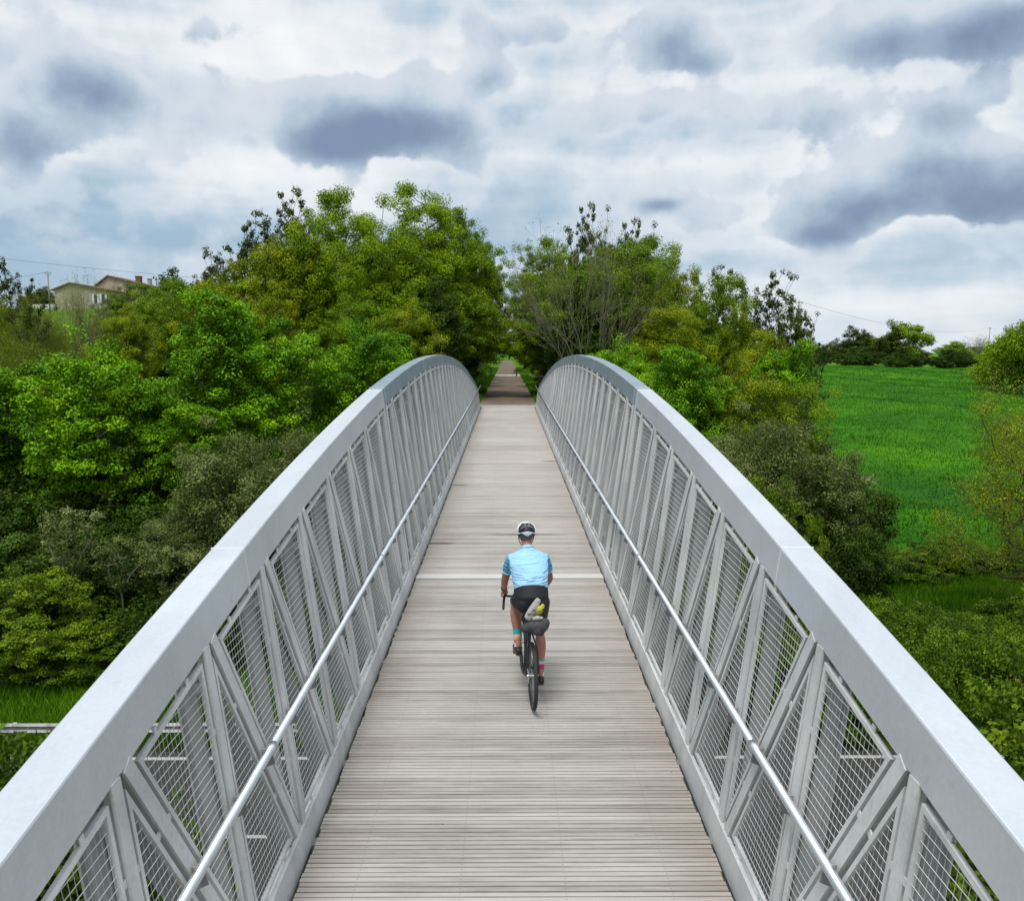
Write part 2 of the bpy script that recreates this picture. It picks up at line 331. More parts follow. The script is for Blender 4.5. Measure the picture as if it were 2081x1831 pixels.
FDZ = lambda y: .06+.26*smooth(58, 110, y)
gs = lambda a, b, s_: np.arange(a, b, s_)
xs = np.concatenate([[-4000, -2000, -1000, -600, -400], gs(-300, -80, 10), gs(-80, -30, 2.5), gs(-30, 30, .6), gs(30, 90, 2.5), gs(90, 300, 10), [300, 400, 600, 1000, 2000, 4000]])
ys = np.concatenate([[-500, -100, -30], gs(-10, 60, .6), gs(60, 120, 2.), gs(120, 300, 6), [300, 350, 450, 600, 900, 1500, 2500, 5000]])
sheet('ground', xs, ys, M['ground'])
sheet('field', gs(12, 140, 2.), gs(38.6, 156, 2.), M['field'], FDZ, mask=lambda x, y: (x > 12+(y-38)*.02) & (y < 150+x*.05))
sheet('path', np.array([-1.75, -.9, 0, .9, 1.75]), np.concatenate([gs(47.21, 110, 1.5), gs(110, 330, 5)]), M['gravel'], .012)
sheet('near_path', np.array([-1.7, 0, 1.7]), gs(-30, -1.1, 1.), M['gravel'], .012).name = 'path'
# road under the bridge, with markings
b = MB(); b.box(-150, 150, 12.9, 20.5, -6.6, -6.46); tag(b.build('road', M['asphalt']), kind='structure')
b = MB()
b.box(-150, 150, 20.05, 20.2, -6.457, -6.452); b.box(-150, 150, 13.2, 13.35, -6.457, -6.452)
for i in range(-18, 18): b.box(i*8, i*8+3, 16.62, 16.74, -6.457, -6.452)
tag(b.build('road_marking', M['paint']), kind='structure')
# country road crossing the path beyond the trees
sheet('crossing_road', gs(-24, 25, 1.), np.array([108.2, 109.3, 110.4, 111.6]), simple_noise('pale_asphalt', [(.3, (.50, .48, .44)), (.7, (.66, .64, .60))], 2), .045)

# ------------------------------------------------------------------ the bridge
SL = .015; X0 = 1.5507; TP = .1276; CF = 1/math.hypot(1, TP); SF = TP*CF
YE = 47.2; YS = -.9
def hc(y): return 3.0917-.00370*(y-22.02)**2
def dz_(y): return SL*y
def P(s, y, h, off=0.):       # point of the leaning truss plane; off = distance outward from its inner face
    return Vector((s*(X0+TP*h+off*CF), y, dz_(y)+h-off*SF))
bridge = empty('footbridge', (0, 23, 0), label='long grey steel truss footbridge with leaning arched sides and pale board deck', cat='bridge')
bridge.location = (0, 0, 0)
rnd = random.Random(4)
# deck boards: each with a groove along its middle
b = MB(); y = YS; bw = .108
JY = (13.1, 34.0)
while y < YE-.06:
    if any(j-.16 < y+bw/2 < j+.16 for j in JY): y += bw; continue
    dzr = rnd.uniform(-.0015, .0015); tn = rnd.random(); x0 = -1.485-rnd.uniform(0, .02); x1 = 1.485+rnd.uniform(0, .02)
    a0, a1 = y+.0055, y+bw-.0055; g0, g1 = y+bw/2-.0062, y+bw/2+.0062; zt = dzr; zb = -.04; zg = dzr-.016
    prof = [(a0, zb), (a1, zb), (a1, zt-.003), (a1-.003, zt), (g1, zt), (g1-.001, zg), (g0+.001, zg), (g0, zt), (a0+.003, zt), (a0, zt-.003)]
    sk = rnd.uniform(-.002, .002)
    b.prism([(x0, p+sk, dz_(p)+q) for p, q in prof], [(x1, p-sk, dz_(p)+q) for p, q in prof], tint=tn); y += bw
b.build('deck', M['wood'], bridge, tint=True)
b = MB()
for j in JY:
    b = MB(); w_ = .13 if j < 20 else .09
    b.box(-1.5, 1.5, j-w_, j+w_, dz_(j)-.03, dz_(j)+.004)
    if j < 20:
        for i in range(54): b.box(-1.47+i*.055, -1.44+i*.055, j-.10, j+.10, dz_(j)+.0035, dz_(j)+.0075)
    b.build('deck_joint', M['joint'], bridge)

# floor beams under the deck
b = MB()
for yy in np.arange(0, 47, 1.206): b.box(-1.7, 1.7, yy-.05, yy+.05, dz_(yy)-.26, dz_(yy)-.05)
for xx in (-1.1, -.37, .37, 1.1):
    b.bar((xx, YS, dz_(YS)-.10), (xx, YE, dz_(YE)-.10), .08, .09)
b.box(-1.5, 1.5, YS, YE, -.5, -.49) if False else None
b.build('floor_beam', M['steel_dark'], bridge)
N1 = [3.517+1.206*k for k in range(-3, 8)]; N2 = [13.45+1.206*k for k in range(17)]; N3 = [34.65+1.206*k for k in range(11)]
JT = (12.72, 33.72)
NODES = N1+[JT[0]]+N2+[JT[1]]+N3
def member(bm, s, ya, ha, yb, hb, w=.088, depth=.20, tw=.010):   # H-section in the truss plane
    d = Vector((yb-ya, hb-ha)); d.normalize(); n = Vector((-d.y, d.x))
    def slab(n0, n1, o0, o1, mi=0):
        A = []; B = []
        for nn, oo in ((n0, o0), (n1, o0), (n1, o1), (n0, o1)):
            A.append(P(s, ya+n.x*nn, ha+n.y*nn, oo)); B.append(P(s, yb+n.x*nn, hb+n.y*nn, oo))
        bm.prism(A, B, mi=mi)
    slab(-w/2, w/2, -.004, .012); slab(-w/2+.012, w/2-.012, .012, .05); slab(-tw/2, tw/2, .10, depth, 1); slab(-w/2, w/2, depth, depth+.012, 1)
    for q in (.12, .88):      # ties between the inner flange and the outer web
        yc, hc_ = ya+(yb-ya)*q, ha+(hb-ha)*q; bm.prism([P(s, yc-.006, hc_-.03, .04), P(s, yc+.006, hc_-.03, .04), P(s, yc+.006, hc_+.03, .04), P(s, yc-.006, hc_+.03, .04)], [P(s, yc-.006, hc_-.03, .10), P(s, yc+.006, hc_-.03, .10), P(s, yc+.006, hc_+.03, .10), P(s, yc-.006, hc_+.03, .10)])
def wire_panel(poly, s, frame, wire, ins=.034, fw=.028):
    # poly: convex (y,h) corners; frame of flat bars plus orthogonal wires
    def inset(pl, d):
        c = sum((Vector(p) for p in pl), Vector((0, 0)))/len(pl); out = []
        L = []
        for i in range(len(pl)):
            a = Vector(pl[i]); bb = Vector(pl[(i+1) % len(pl)]); t = (bb-a).normalized(); n = Vector((-t.y, t.x))
            if (c-a).dot(n) < 0: n = -n
            L.append((a+n*d, t))
        for i in range(len(L)):
            (p1, t1), (p2, t2) = L[i-1], L[i]; den = t1.x*t2.y-t1.y*t2.x; q = p2-p1
            k = (q.x*t2.y-q.y*t2.x)/den; out.append(p1+t1*k)
        return out
    o = inset(poly, ins); i_ = inset(poly, ins+fw)
    # too slim: inner polygon flips over
    def area(pl): return sum(pl[k].x*pl[(k+1) % len(pl)].y-pl[k].y*pl[(k+1) % len(pl)].x for k in range(len(pl)))/2
    if area(o)*area(i_) <= 0 or abs(area(i_)) < .02: return False
    n = len(o)
    for k in range(n):
        k2 = (k+1) % n; ring = [o[k], o[k2], i_[k2], i_[k]]
        frame.prism([P(s, q.x, q.y, .004) for q in ring], [P(s, q.x, q.y, .030) for q in ring])
    # small clips that hold the frame to the members
    for k in range(n):
        k2 = (k+1) % n; L_ = (o[k2]-o[k]).length
        for f_ in ((.25, .75) if L_ > .8 else (.5,)):
            q = o[k].lerp(o[k2], f_); t = (o[k2]-o[k]).normalized(); nn = Vector((-t.y, t.x))
            c = (i_[k]+i_[k2])/2
            if (c-q).dot(nn) > 0: nn = -nn
            a = q+t*.018; bq = q-t*.018; c1 = bq+nn*ins; d1 = a+nn*ins
            frame.prism([P(s, z_.x, z_.y, .008) for z_ in (a, bq, c1, d1)], [P(s, z_.x, z_.y, .016) for z_ in (a, bq, c1, d1)])
    yy = [q.x for q in i_]; hh = [q.y for q in i_]
    def cut(ax, val):
        r = []
        for k in range(n):
            a = i_[k]; bq = i_[(k+1) % n]; u, v_ = (a.y, bq.y) if ax else (a.x, bq.x)
            if (u-val)*(v_-val) < 0: tt = (val-u)/(v_-u); r.append((a.x+(bq.x-a.x)*tt) if ax else (a.y+(bq.y-a.y)*tt))
        return (min(r), max(r)) if len(r) == 2 else None
    near = min(yy) < 16; r_ = .0019 if near else .0015
    h = math.ceil(min(hh)/.052)*.052
    while h < max(hh):
        c = cut(True, h)
        if c: wire.tube([P(s, c[0]-.01, h, .014), P(s, c[1]+.01, h, .014)], r_, 4 if near else 3, cap=False)
        h += .052
    st = .046; v_ = math.ceil(min(yy)/st)*st
    while v_ < max(yy):
        c = cut(False, v_)
        if c: wire.tube([P(s, v_, c[0]-.01, .018), P(s, v_, c[1]+.01, .018)], .0016 if near else .0010, 4 if near else 3, cap=False, mi=1)
        v_ += st
    return True
npan = {-1: 0, 1: 0}
for s in (-1, 1):
    # top chord: box section following the arch, split at its welded joints
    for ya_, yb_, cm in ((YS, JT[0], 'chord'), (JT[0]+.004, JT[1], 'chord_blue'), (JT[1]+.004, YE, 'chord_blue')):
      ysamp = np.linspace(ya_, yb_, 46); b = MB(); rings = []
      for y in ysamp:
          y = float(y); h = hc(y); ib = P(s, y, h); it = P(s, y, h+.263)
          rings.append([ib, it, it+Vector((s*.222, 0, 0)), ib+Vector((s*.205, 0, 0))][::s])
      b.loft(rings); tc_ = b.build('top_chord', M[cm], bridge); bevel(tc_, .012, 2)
    for y, hw in ((5.62, .006), (JT[0]-.16, .008), (JT[0]+.16, .008), (19.3, .008), (24.6, .010), (29.2, .010), (JT[1], .01), (38.4, .01)):
        pr = [(0, -.002), (0, .2645), (.2235, .2645), (.2065, -.002)]
        def rg(yv):
            h = hc(yv); q = []
            for (ox, oh) in ((-.002, .0), (-.002, .265), (.224, .265), (.207, .0)):
                q.append(P(s, yv, h+oh)+Vector((s*ox, 0, .0015 if oh > .1 else -.0015)))
            return q[::s]
        b = MB(); b.prism(rg(y-hw), rg(y+hw)); b.build('weld_seam', M['weld'], bridge)
    # bottom chord and kick plate
    b = MB(); b.loft([[P(s, y, h, o) for h, o in ((-.26, .03), (-.06, .03), (-.06, .2), (-.26, .2))][::s] for y in (YS, YE)])
    bevel(b.build('bottom_chord', M['steel'], bridge), .008)
    for y0, y1 in ((YS, 12.98), (13.0, 33.9), (33.92, YE)):
        b = MB()
        for hA, hB, oA, oB in ((-.05, .17, -.012, -.004), (.17, .178, -.014, .020)):
            b.loft([[P(s, y, h, o) for h, o in ((hA, oA), (hB, oA), (hB, oB), (hA, oB))][::s] for y in (y0, y1)])
        bevel(b.build('kick_plate', M['steel'], bridge), .002, 1)
    # verticals and diagonals
    for k, y in enumerate(NODES):
        jn = y in JT; b = MB()
        for yy in ((y-.11, y+.11) if jn else (y,)): member(b, s, yy, .02, yy, hc(yy)+.01)
        b.build('vertical_post', [M['steel'], M['web']], bridge)
    for a, c in zip(NODES[:-1], NODES[1:]):
        if c-a < 1.0: # short bay beside a joint: one plain mesh panel
            aa = a+(.16 if a in JT else .05); cc = c-(.16 if c in JT else .05)
            polys = [[(aa, .19), (cc, .19), (cc, hc(cc)-.01), (aa, hc(aa)-.01)]]
        else:
            ht = hc(a+.10)-.03; b = MB(); y0_, h0_, y1_, h1_ = a+.12, hc(a+.12)+.01, c-.10, .05
            member(b, s, y0_, h0_, y1_, h1_); b.build('diagonal_brace', [M['steel'], M['web']], bridge)
            d = Vector((y1_-y0_, h1_-h0_)).normalized(); nx = Vector((-d.y, d.x))*.047   # nx points up and away
            def dl(h, sg):
                t = (h-(h0_+sg*nx.y))/d.y; return y0_+sg*nx.x+d.x*t
            lo = [(a+.045, .19), (dl(.19, -1), .19), (a+.045, 0)]
            # lower triangle apex: where the diagonal's lower edge meets the post
            t = (a+.045-(y0_-nx.x))/d.x; lo[2] = (a+.045, h0_-nx.y+d.y*t)
            cc = c-.045; up = [(dl(hc(a+.2), 1), hc(a+.2)-.02), None, (cc, hc(cc)-.005)]
            t = (cc-(y0_+nx.x))/d.x; hb_ = h0_+nx.y+d.y*t
            up = [(dl(hc(a+.2)-.02, 1), hc(a+.2)-.02), (dl(.19, 1), .19), (cc, .19), (cc, hc(cc)-.01)] if dl(.19, 1) < cc-.02 else [(dl(hc(a+.2)-.02, 1), hc(a+.2)-.02), (cc, hb_), (cc, hc(cc)-.01)]
            polys = [up, lo]
        for pl in polys:
            fr = MB(); wr = MB()
            if not wire_panel(pl, s, fr, wr): continue
            if npan[s] < 50 and a > 1.5:
                npan[s] += 1; f_ = fr.build('mesh_panel', M['steel'], bridge); wr.build('wire_mesh', [M['wire'], M['wire_dark']], f_)
            elif a > 1.5:
                bridge.setdefault if False else None
                REST = globals().setdefault('REST', (MB(), MB()))
                for src, dst in ((fr, REST[0]), (wr, REST[1])): dst.add(src.v, src.f); dst.mi[-len(src.f):] = src.mi
    # handrail with its brackets
    RX = 1.615; RH = 1.08
    b = MB(); b.tube([(s*RX, YS, dz_(YS)+RH), (s*RX, YE-.1, dz_(YE)+RH), (s*(RX-.05), YE+.55, dz_(YE)+RH+.12)], .028, 14)
    hr = b.build('handrail', M['rail'], bridge, smooth=True)
    for jy in (5.3, 10.2, 14.5, 20, 26, 32, 38, 44):
        bb = MB(); bb.tube([(s*RX, jy-.05, dz_(jy)+RH), (s*RX, jy+.05, dz_(jy)+RH)], .0305, 14); bb.build('rail_sleeve', M['rail'], hr, smooth=True)
    def bracket(y, h, n_):
        bb = MB(); p = P(s, y, h-.06, 0); q = Vector((s*RX, y, dz_(y)+RH-.03))
        bb.tube([p+Vector((s*.01, 0, .045)), Vector((s*(RX+.002), y, p.z+.045))], .006, 6)
        bb.tube([Vector((s*(RX+.002), y, p.z+.045)), q+Vector((0, 0, .02))], .006, 6)
        A = [p+Vector((0, -.004, .03)), Vector((q.x, y-.004, p.z+.03)), Vector((q.x-s*.02, y-.004, p.z-.05)), p+Vector((0, -.004, -.09))]
        bb.prism(A, [v_+Vector((0, .008, 0)) for v_ in A]); bb.build('bracket', M['steel_dark'], hr)
    for a, c in zip(NODES[:-1], NODES[1:]):
        if a < 1: continue
        bracket(a, RH, 0)
        if c-a > 1.0:
            h0_ = hc(a+.12); t = (h0_-RH)/(h0_-.05)
            if 0 < t < .93: bracket(a+.12+(c-.1-a-.12)*t, RH, 1)
r1 = REST[0].build('mesh_panel', M['steel'], bridge, kind='stuff'); REST[1].build('wire_mesh', [M['wire'], M['wire_dark']], r1, kind='stuff')
# abutments
for y0, y1, zt in ((47.22, 48.6, PATHZ+.006), (-2.4, -.92, -.03)):
    b = MB(); b.box(-2.5, 2.5, y0, y1, zt-4.0, zt)
    o = b.build('abutment', M['concrete'], bridge); bevel(o, .03)

# ------------------------------------------------------------------ vegetation
def leaf_mesh(name, pts, nrm, size, tint, m, rng, fold=.25, aspect=.62):
    n = len(pts); nrm = nrm/np.maximum(np.linalg.norm(nrm, axis=1, keepdims=True), 1e-6)
    r = rng.normal(size=(n, 3)); t = r-nrm*(r*nrm).sum(1, keepdims=True); t /= np.maximum(np.linalg.norm(t, axis=1, keepdims=True), 1e-6)
    bt = np.cross(nrm, t); s = size[:, None]
    v = np.empty((n, 4, 3)); v[:, 0] = pts-t*s*.5; v[:, 1] = pts+bt*s*aspect*.5+nrm*s*fold*.5; v[:, 2] = pts+t*s*.5; v[:, 3] = pts-bt*s*aspect*.5+nrm*s*fold*.5
    me = bpy.data.meshes.new(name); me.vertices.add(4*n); me.vertices.foreach_set('co', v.astype(np.float32).ravel())
    me.loops.add(4*n); me.loops.foreach_set('vertex_index', np.arange(4*n, dtype=np.int32))
    me.polygons.add(n); me.polygons.foreach_set('loop_start', np.arange(0, 4*n, 4, dtype=np.int32))
    a = me.attributes.new('tint', 'FLOAT', 'POINT'); a.data.foreach_set('value', np.repeat(np.clip(tint, 0, 1), 4).astype(np.float32))
    me.materials.append(m); me.update(calc_edges=True); return me
def tubes_mesh(name, segs, m, rng, sides=5):
    # segs: list of (a, b, ra, rb) ; one small frustum each
    A = np.array([q[0] for q in segs]); B = np.array([q[1] for q in segs]); ra = np.array([q[2] for q in segs]); rb = np.array([q[3] for q in segs])
    d = B-A; d /= np.maximum(np.linalg.norm(d, axis=1, keepdims=True), 1e-6)
    h = np.where(np.abs(d[:, 2:3]) > .9, np.array([[1., 0, 0]]), np.array([[0, 0, 1.]])); u = np.cross(d, h); u /= np.linalg.norm(u, axis=1, keepdims=True); w_ = np.cross(d, u)
    ang = 2*PI*np.arange(sides)/sides; ring = u[:, None]*np.cos(ang)[None, :, None]+w_[:, None]*np.sin(ang)[None, :, None]
    v = np.concatenate([A[:, None]+ring*ra[:, None, None], B[:, None]+ring*rb[:, None, None]], 1).reshape(-1, 3)
    n = len(segs); k = np.arange(sides); k2 = (k+1) % sides
    f = np.stack([k, k2, k2+sides, k+sides], 1)[None]+(np.arange(n)*2*sides)[:, None, None]
    me = bpy.data.meshes.new(name); me.from_pydata(v.tolist(), [], f.reshape(-1, 4).tolist()); me.materials.append(m)
    me.polygons.foreach_set('use_smooth', [True]*(n*sides)); me.update(); return me
def crown_points(rng, n, lobes, hollow=.45):
    # points spread through a union of ellipsoid lobes, denser towards the outside
    vol = np.array([l[3]*l[4]*l[5] for l in lobes])**.8; idx = rng.choice(len(lobes), n, p=vol/vol.sum()); L = np.array(lobes)[idx]
    d = rng.normal(size=(n, 3)); d /= np.linalg.norm(d, axis=1, keepdims=True); r = hollow+(1-hollow)*rng.random(n)**.6
    return L[:, :3]+d*L[:, 3:6]*r[:, None]
def make_tree(kind, seed, H, R, leaf, bark, crown_lo=.3, n_tip=260, per=120, rc=.42, size=.13, r0=.16, lobes=6, wild=.35, bush=False, twigs=0, up=.6, flat=.7, stems=1, sz=1.0, extra_up=0., pointy=0.):
    rng = np.random.default_rng(seed); lob = []
    zc = H*(crown_lo+1)/2; rz = H*(1-crown_lo)/2
    lob.append((0, 0, zc, R*.72, R*.72, rz*.82))
    for i in range(lobes):
        a = 2*PI*(i+rng.random()*.7)/lobes; q = rng.uniform(-.75, .85); rr = R*.62*math.sqrt(max(.1, 1-q*q*.8))*(1-pointy*max(q, 0))
        k = rng.uniform(.34, .55)
        lob.append((math.cos(a)*rr, math.sin(a)*rr, zc+q*rz*.72, R*k, R*k, rz*k*rng.uniform(.7, 1.1)))
    lob.append((rng.uniform(-.2, .2)*R, rng.uniform(-.2, .2)*R, H-rz*.32, R*.34, R*.34, rz*.34))
    tips = crown_points(rng, n_tip, lob); tips[:, 2] = np.maximum(tips[:, 2], H*crown_lo*.55+.1)
    if wild > 0:
        m_ = rng.random(n_tip) < .16; d = tips[m_]-np.array([0, 0, zc]); tips[m_] += d*rng.uniform(0, wild, (m_.sum(), 1))
    nodes = []; par = []
    for s_ in range(stems):
        a = rng.uniform(0, 6.28); lean = R*.25 if stems > 1 else 0; top = H*(.62 if not bush else .35); base_ = np.zeros(3)
        prev = -1 if s_ == 0 else 0
        for j in range(9) if s_ == 0 else range(1, 9):
            t = j/8; p = base_+np.array([math.cos(a)*lean*t+rng.normal()*.02*H*t*.3, math.sin(a)*lean*t+rng.normal()*.02*H*t*.3, top*t-(.25 if j == 0 else 0)])
            nodes.append(p); par.append(prev); prev = len(nodes)-1
    cc = np.array([0, 0, H*crown_lo]); order = np.argsort(np.linalg.norm(tips-cc, axis=1)); tipid = []
    N = np.array(nodes)
    for i in order:
        p = tips[i]; d = N-p; dist = np.linalg.norm(d, axis=1)+up*1.6*np.maximum(0, N[:, 2]-p[2]+.12*R)
        k = int(np.argmin(dist)); q = N[k]; L = np.linalg.norm(p-q)
        mids = max(1, int(L/(.16*R+.35))); last = k
        bend = rng.normal(size=3)*.035*L
        for j in range(1, mids+2):
            t = j/(mids+1); pos = q+(p-q)*t+bend*math.sin(PI*t)+np.array([0, 0, -.05*L*math.sin(PI*t)*(1-extra_up)])
            nodes.append(pos); par.append(last); last = len(nodes)-1
        tipid.append(last); N = np.array(nodes)
    n = len(nodes); rad = np.zeros(n); tipr = .0065*sz; acc = np.zeros(n)
    for i in range(n-1, -1, -1):
        rad[i] = max(acc[i], tipr**2.2)**(1/2.2)
        if par[i] >= 0: acc[par[i]] += rad[i]**2.2
    rad *= min(3, r0/rad[0]) if rad[0] > 0 else 1; rad = np.maximum(rad, tipr*.8)
    segs = [(N[par[i]], N[i], min(rad[par[i]], rad[i]*1.35), rad[i]) for i in range(n) if par[i] >= 0]
    if twigs:
        for i in tipid:
            for _ in range(twigs):
                d = rng.normal(size=3); d[2] = abs(d[2])*.8+extra_up*1.5; d /= np.linalg.norm(d); L = rng.uniform(.35, .9)*rc*1.6; a = N[i]; b_ = a+d*L
                segs.append((a, b_, tipr*.7, tipr*.35))
                for _ in range(2):
                    t = rng.uniform(.3, .8); c_ = a+(b_-a)*t; d2 = d+rng.normal(size=3)*.5; d2 /= np.linalg.norm(d2); segs.append((c_, c_+d2*L*.5, tipr*.5, tipr*.3))
    wood_me = tubes_mesh(kind+'_wood', segs, bark, rng)
    # leaves gather in clumps round the twig tips, with some along the branches
    ids = np.array(tipid); inner = rng.choice(n, max(1, len(ids)//4)); cl = np.concatenate([N[ids], N[inner]])
    cl = cl[cl[:, 2] > H*crown_lo*.5]
    cnt = np.maximum(1, (per*rng.uniform(.45, 1.5, len(cl))).astype(int)); ci = np.repeat(np.arange(len(cl)), cnt); tot = len(ci)
    crs = rc*rng.uniform(.6, 1.35, len(cl)); d = rng.normal(size=(tot, 3)); d /= np.linalg.norm(d, axis=1, keepdims=True)
    rr = rng.random(tot)**.45; off = d*(rr*crs[ci])[:, None]; off[:, 2] *= flat; off[:, 2] += crs[ci]*.15
    pts = cl[ci]+off; nr = off/np.maximum(np.linalg.norm(off, axis=1, keepdims=True), 1e-5)*.8+np.array([0, 0, .75])+rng.normal(size=(tot, 3))*.55
    tint = .5+rng.normal(size=len(cl))[ci]*.17+rng.normal(size=tot)*.15
    lm = leaf_mesh(kind+'_leaves', pts, nr, size*rng.uniform(.6, 1.25, tot), tint, leaf, rng)
    return (lm, wood_me, kind)
def make_fan(kind, seed, H, leaf, bark, stems=7, spread=.42, lv=6, leaves=3, size=.09, r0=.075):
    # leafless crown of straight twigs fanning out and up
    rng = np.random.default_rng(seed); segs = []; tips = []
    def grow(p, d, L, r, k):
        n = 3; a = p
        for j in range(n):
            d = d+rng.normal(size=3)*.05+np.array([0, 0, .035]); d /= np.linalg.norm(d); b_ = a+d*L/n; segs.append((a, b_, r*(1-.25*j/n), r*(1-.25*(j+1)/n))); a = b_
            if k > 1 and j == 1:
                e = d+rng.normal(size=3)*.42; e /= np.linalg.norm(e); grow(a, e, L*.62, r*.5, k-2)
        if k <= 0: tips.append(a); return
        for _ in range(2):
            e = d+rng.normal(size=3)*.26; e /= np.linalg.norm(e); grow(a, e, L*rng.uniform(.68, .88), r*.66, k-1)
    for i in range(stems):
        a = 2*PI*i/stems+rng.uniform(-.3, .3); e = np.array([math.cos(a)*spread, math.sin(a)*spread, 1.]); e /= np.linalg.norm(e)
        grow(np.array([0, 0, -.2]), e*.98, H*.24, r0*rng.uniform(.7, 1), lv-1)
    wm = tubes_mesh(kind+'_wood', segs, bark, rng, 4); tp = np.array(tips); k = np.repeat(np.arange(len(tp)), leaves); pts = tp[k]+rng.normal(size=(len(k), 3))*.12
    lm = leaf_mesh(kind+'_leaves', pts, rng.normal(size=(len(k), 3))+np.array([0, 0, .6]), size*rng.uniform(.6, 1.2, len(k)), .5+rng.normal(size=len(k))*.2, leaf, rng)
    return (lm, wm, kind)
def place(proto, x, y, label, cat, group, s=1., sx=None, rz=None, z=None, name=None):
    lm, wm, kind = proto; zz = T(x, y) if z is None else z
    r = empty(name or kind, (x, y, zz-.05), (x*7.3+y*3.1) % 6.28 if rz is None else rz, label=label, cat=cat, group=group)
    r.scale = (sx or s, sx or s, s)
    for nm, me in (('stem' if cat in ('bush', 'shrub', 'bramble') else 'trunk', wm), ('foliage' if cat in ('bush', 'shrub', 'bramble') else 'crown', lm)):
        if me is None: continue
        o = bpy.data.objects.new(nm, me); C.objects.link(o); o.parent = r
    return r
MT = M
mapA = make_tree('maple_tree', 11, 10.5, 4.2, MT['maple'], MT['bark'], .08, 450, 230, .60, .145, .17, 9, .10, flat=.55)
mapB = make_tree('maple_tree', 12, 11.5, 4.0, MT['maple'], MT['bark'], .08, 450, 230, .60, .145, .17, 9, .10, flat=.55)
oakA = make_tree('oak_tree', 21, 15., 5.0, MT['oak'], MT['bark'], .12, 600, 260, .62, .125, .24, 10, .26, twigs=1)
oakB = make_tree('oak_tree', 22, 13., 4.6, MT['oak'], MT['bark'], .10, 540, 260, .60, .125, .2, 10, .30, twigs=1)
oliA = make_tree('spring_tree', 31, 10., 4.0, MT['olive'], MT['bark'], .08, 460, 230, .52, .11, .14, 9, .30, twigs=2)
drkA = make_tree('sparse_tree', 41, 12., 4.2, MT['darkleaf'], MT['bark'], .30, 420, 36, .32, .17, .15, 7, .40, twigs=3, extra_up=.5)
bareA = make_fan('bare_tree', 51, 10.5, MT['olive'], MT['bark_olive'], stems=9, spread=.40, lv=7, leaves=5)
wilA = make_tree('willow_shrub', 61, 5.5, 2.9, MT['willow'], MT['bark'], .05, 340, 190, .42, .085, .09, 8, .15, bush=True, twigs=2, stems=4, sz=.6)
wilB = make_tree('willow_shrub', 62, 6.5, 2.6, MT['willow'], MT['bark'], .05, 340, 190, .40, .085, .09, 8, .15, bush=True, twigs=2, stems=4, sz=.6)
thinA = make_tree('thin_tree', 71, 9.5, 3.6, MT['olive'], MT['bark'], .05, 460, 120, .66, .065, .11, 9, .30, twigs=4, sz=.5)
limeA = make_tree('lime_bush', 81, 4.2, 2.3, MT['lime'], MT['bark'], .05, 240, 130, .34, .10, .06, 8, .25, bush=True, stems=4, twigs=1, flat=.5)
ivyA = make_tree('ivy_bush', 91, 3.6, 2.5, MT['ivy'], MT['bark'], .02, 280, 130, .38, .10, .06, 9, .15, bush=True, stems=4)
braA = make_tree('bramble_bush', 101, 2.2, 2.3, MT['bramble'], MT['bark'], .0, 280, 120, .28, .085, .04, 9, .15, bush=True, stems=5)
braB = make_tree('bramble_bush', 102, 2.6, 2.0, MT['bramble'], MT['bark'], .0, 260, 120, .28, .085, .04, 9, .2, bush=True, stems=5)
ivtA = make_tree('ivy_clad_tree', 111, 11., 2.0, MT['ivy'], MT['bark'], .02, 420, 150, .45, .13, .2, 9, .1, stems=1)
sapA = make_tree('sapling', 131, 5.5, 1.1, MT['willow'], MT['bark_pale'], .5, 60, 60, .30, .10, .05, 5, .3, twigs=1, sz=.6)
farA = make_tree('far_tree', 121, 9., 4.2, MT['darkleaf'], MT['bark'], .12, 160, 90, .8, .30, .2, 7, .3)
farB = make_tree('far_tree', 122, 8., 4.4, MT['oak'], MT['bark'], .05, 160, 90, .8, .30, .2, 7, .3)
def top(x, y, proto_h, ztop): return (ztop-T(x, y))/proto_h
def PX(px, y): return (px-1012)/1661*y        # column of the survey sketch at a distance
ORD = 'first second third fourth fifth sixth seventh eighth ninth tenth eleventh twelfth thirteenth fourteenth fifteenth sixteenth seventeenth eighteenth'.split()
# -- left side, in front of the embankment
for x, y, zt, s_, pr, ph, lab in (
    (-16.2, 33.5, 4.6, .86, mapA, 10.5, 'big rounded maple with fresh green leaves, farthest left of the bridge'),
    (-21.5, 33, 3.0, .8, mapB, 11.5, 'maple with fresh green leaves cut by the left edge of the picture'),
    (-11.4, 37, 6.1, .88, mapB, 11.5, 'tallest of the fresh green maples left of the bridge'),
    (-6.9, 40.5, 5.7, .74, mapA, 10.5, 'bright green maple close behind the left bridge arch'),
    (-12.6, 34.0, 1.6, .7, mapB, 11.5, 'lower fresh green maple between the two big ones on the left')):
    place(pr, x, y, lab, 'tree', 'maples left of the bridge', top(x, y, ph, zt), s_)
for x, y, zt, s_, pr, ph, lab in (
    (-8.6, 28, .9, 1.0, wilA, 5.5, 'grey green shrub with pale leaves touching the left bridge arch'),
    (-10.6, 28.5, -.9, .75, wilB, 6.5, 'grey green shrub left of the pale one beside the left arch'),
    ):
    place(pr, x, y, lab, 'shrub', 'grey green shrubs left of the bridge', top(x, y, ph, zt), s_)
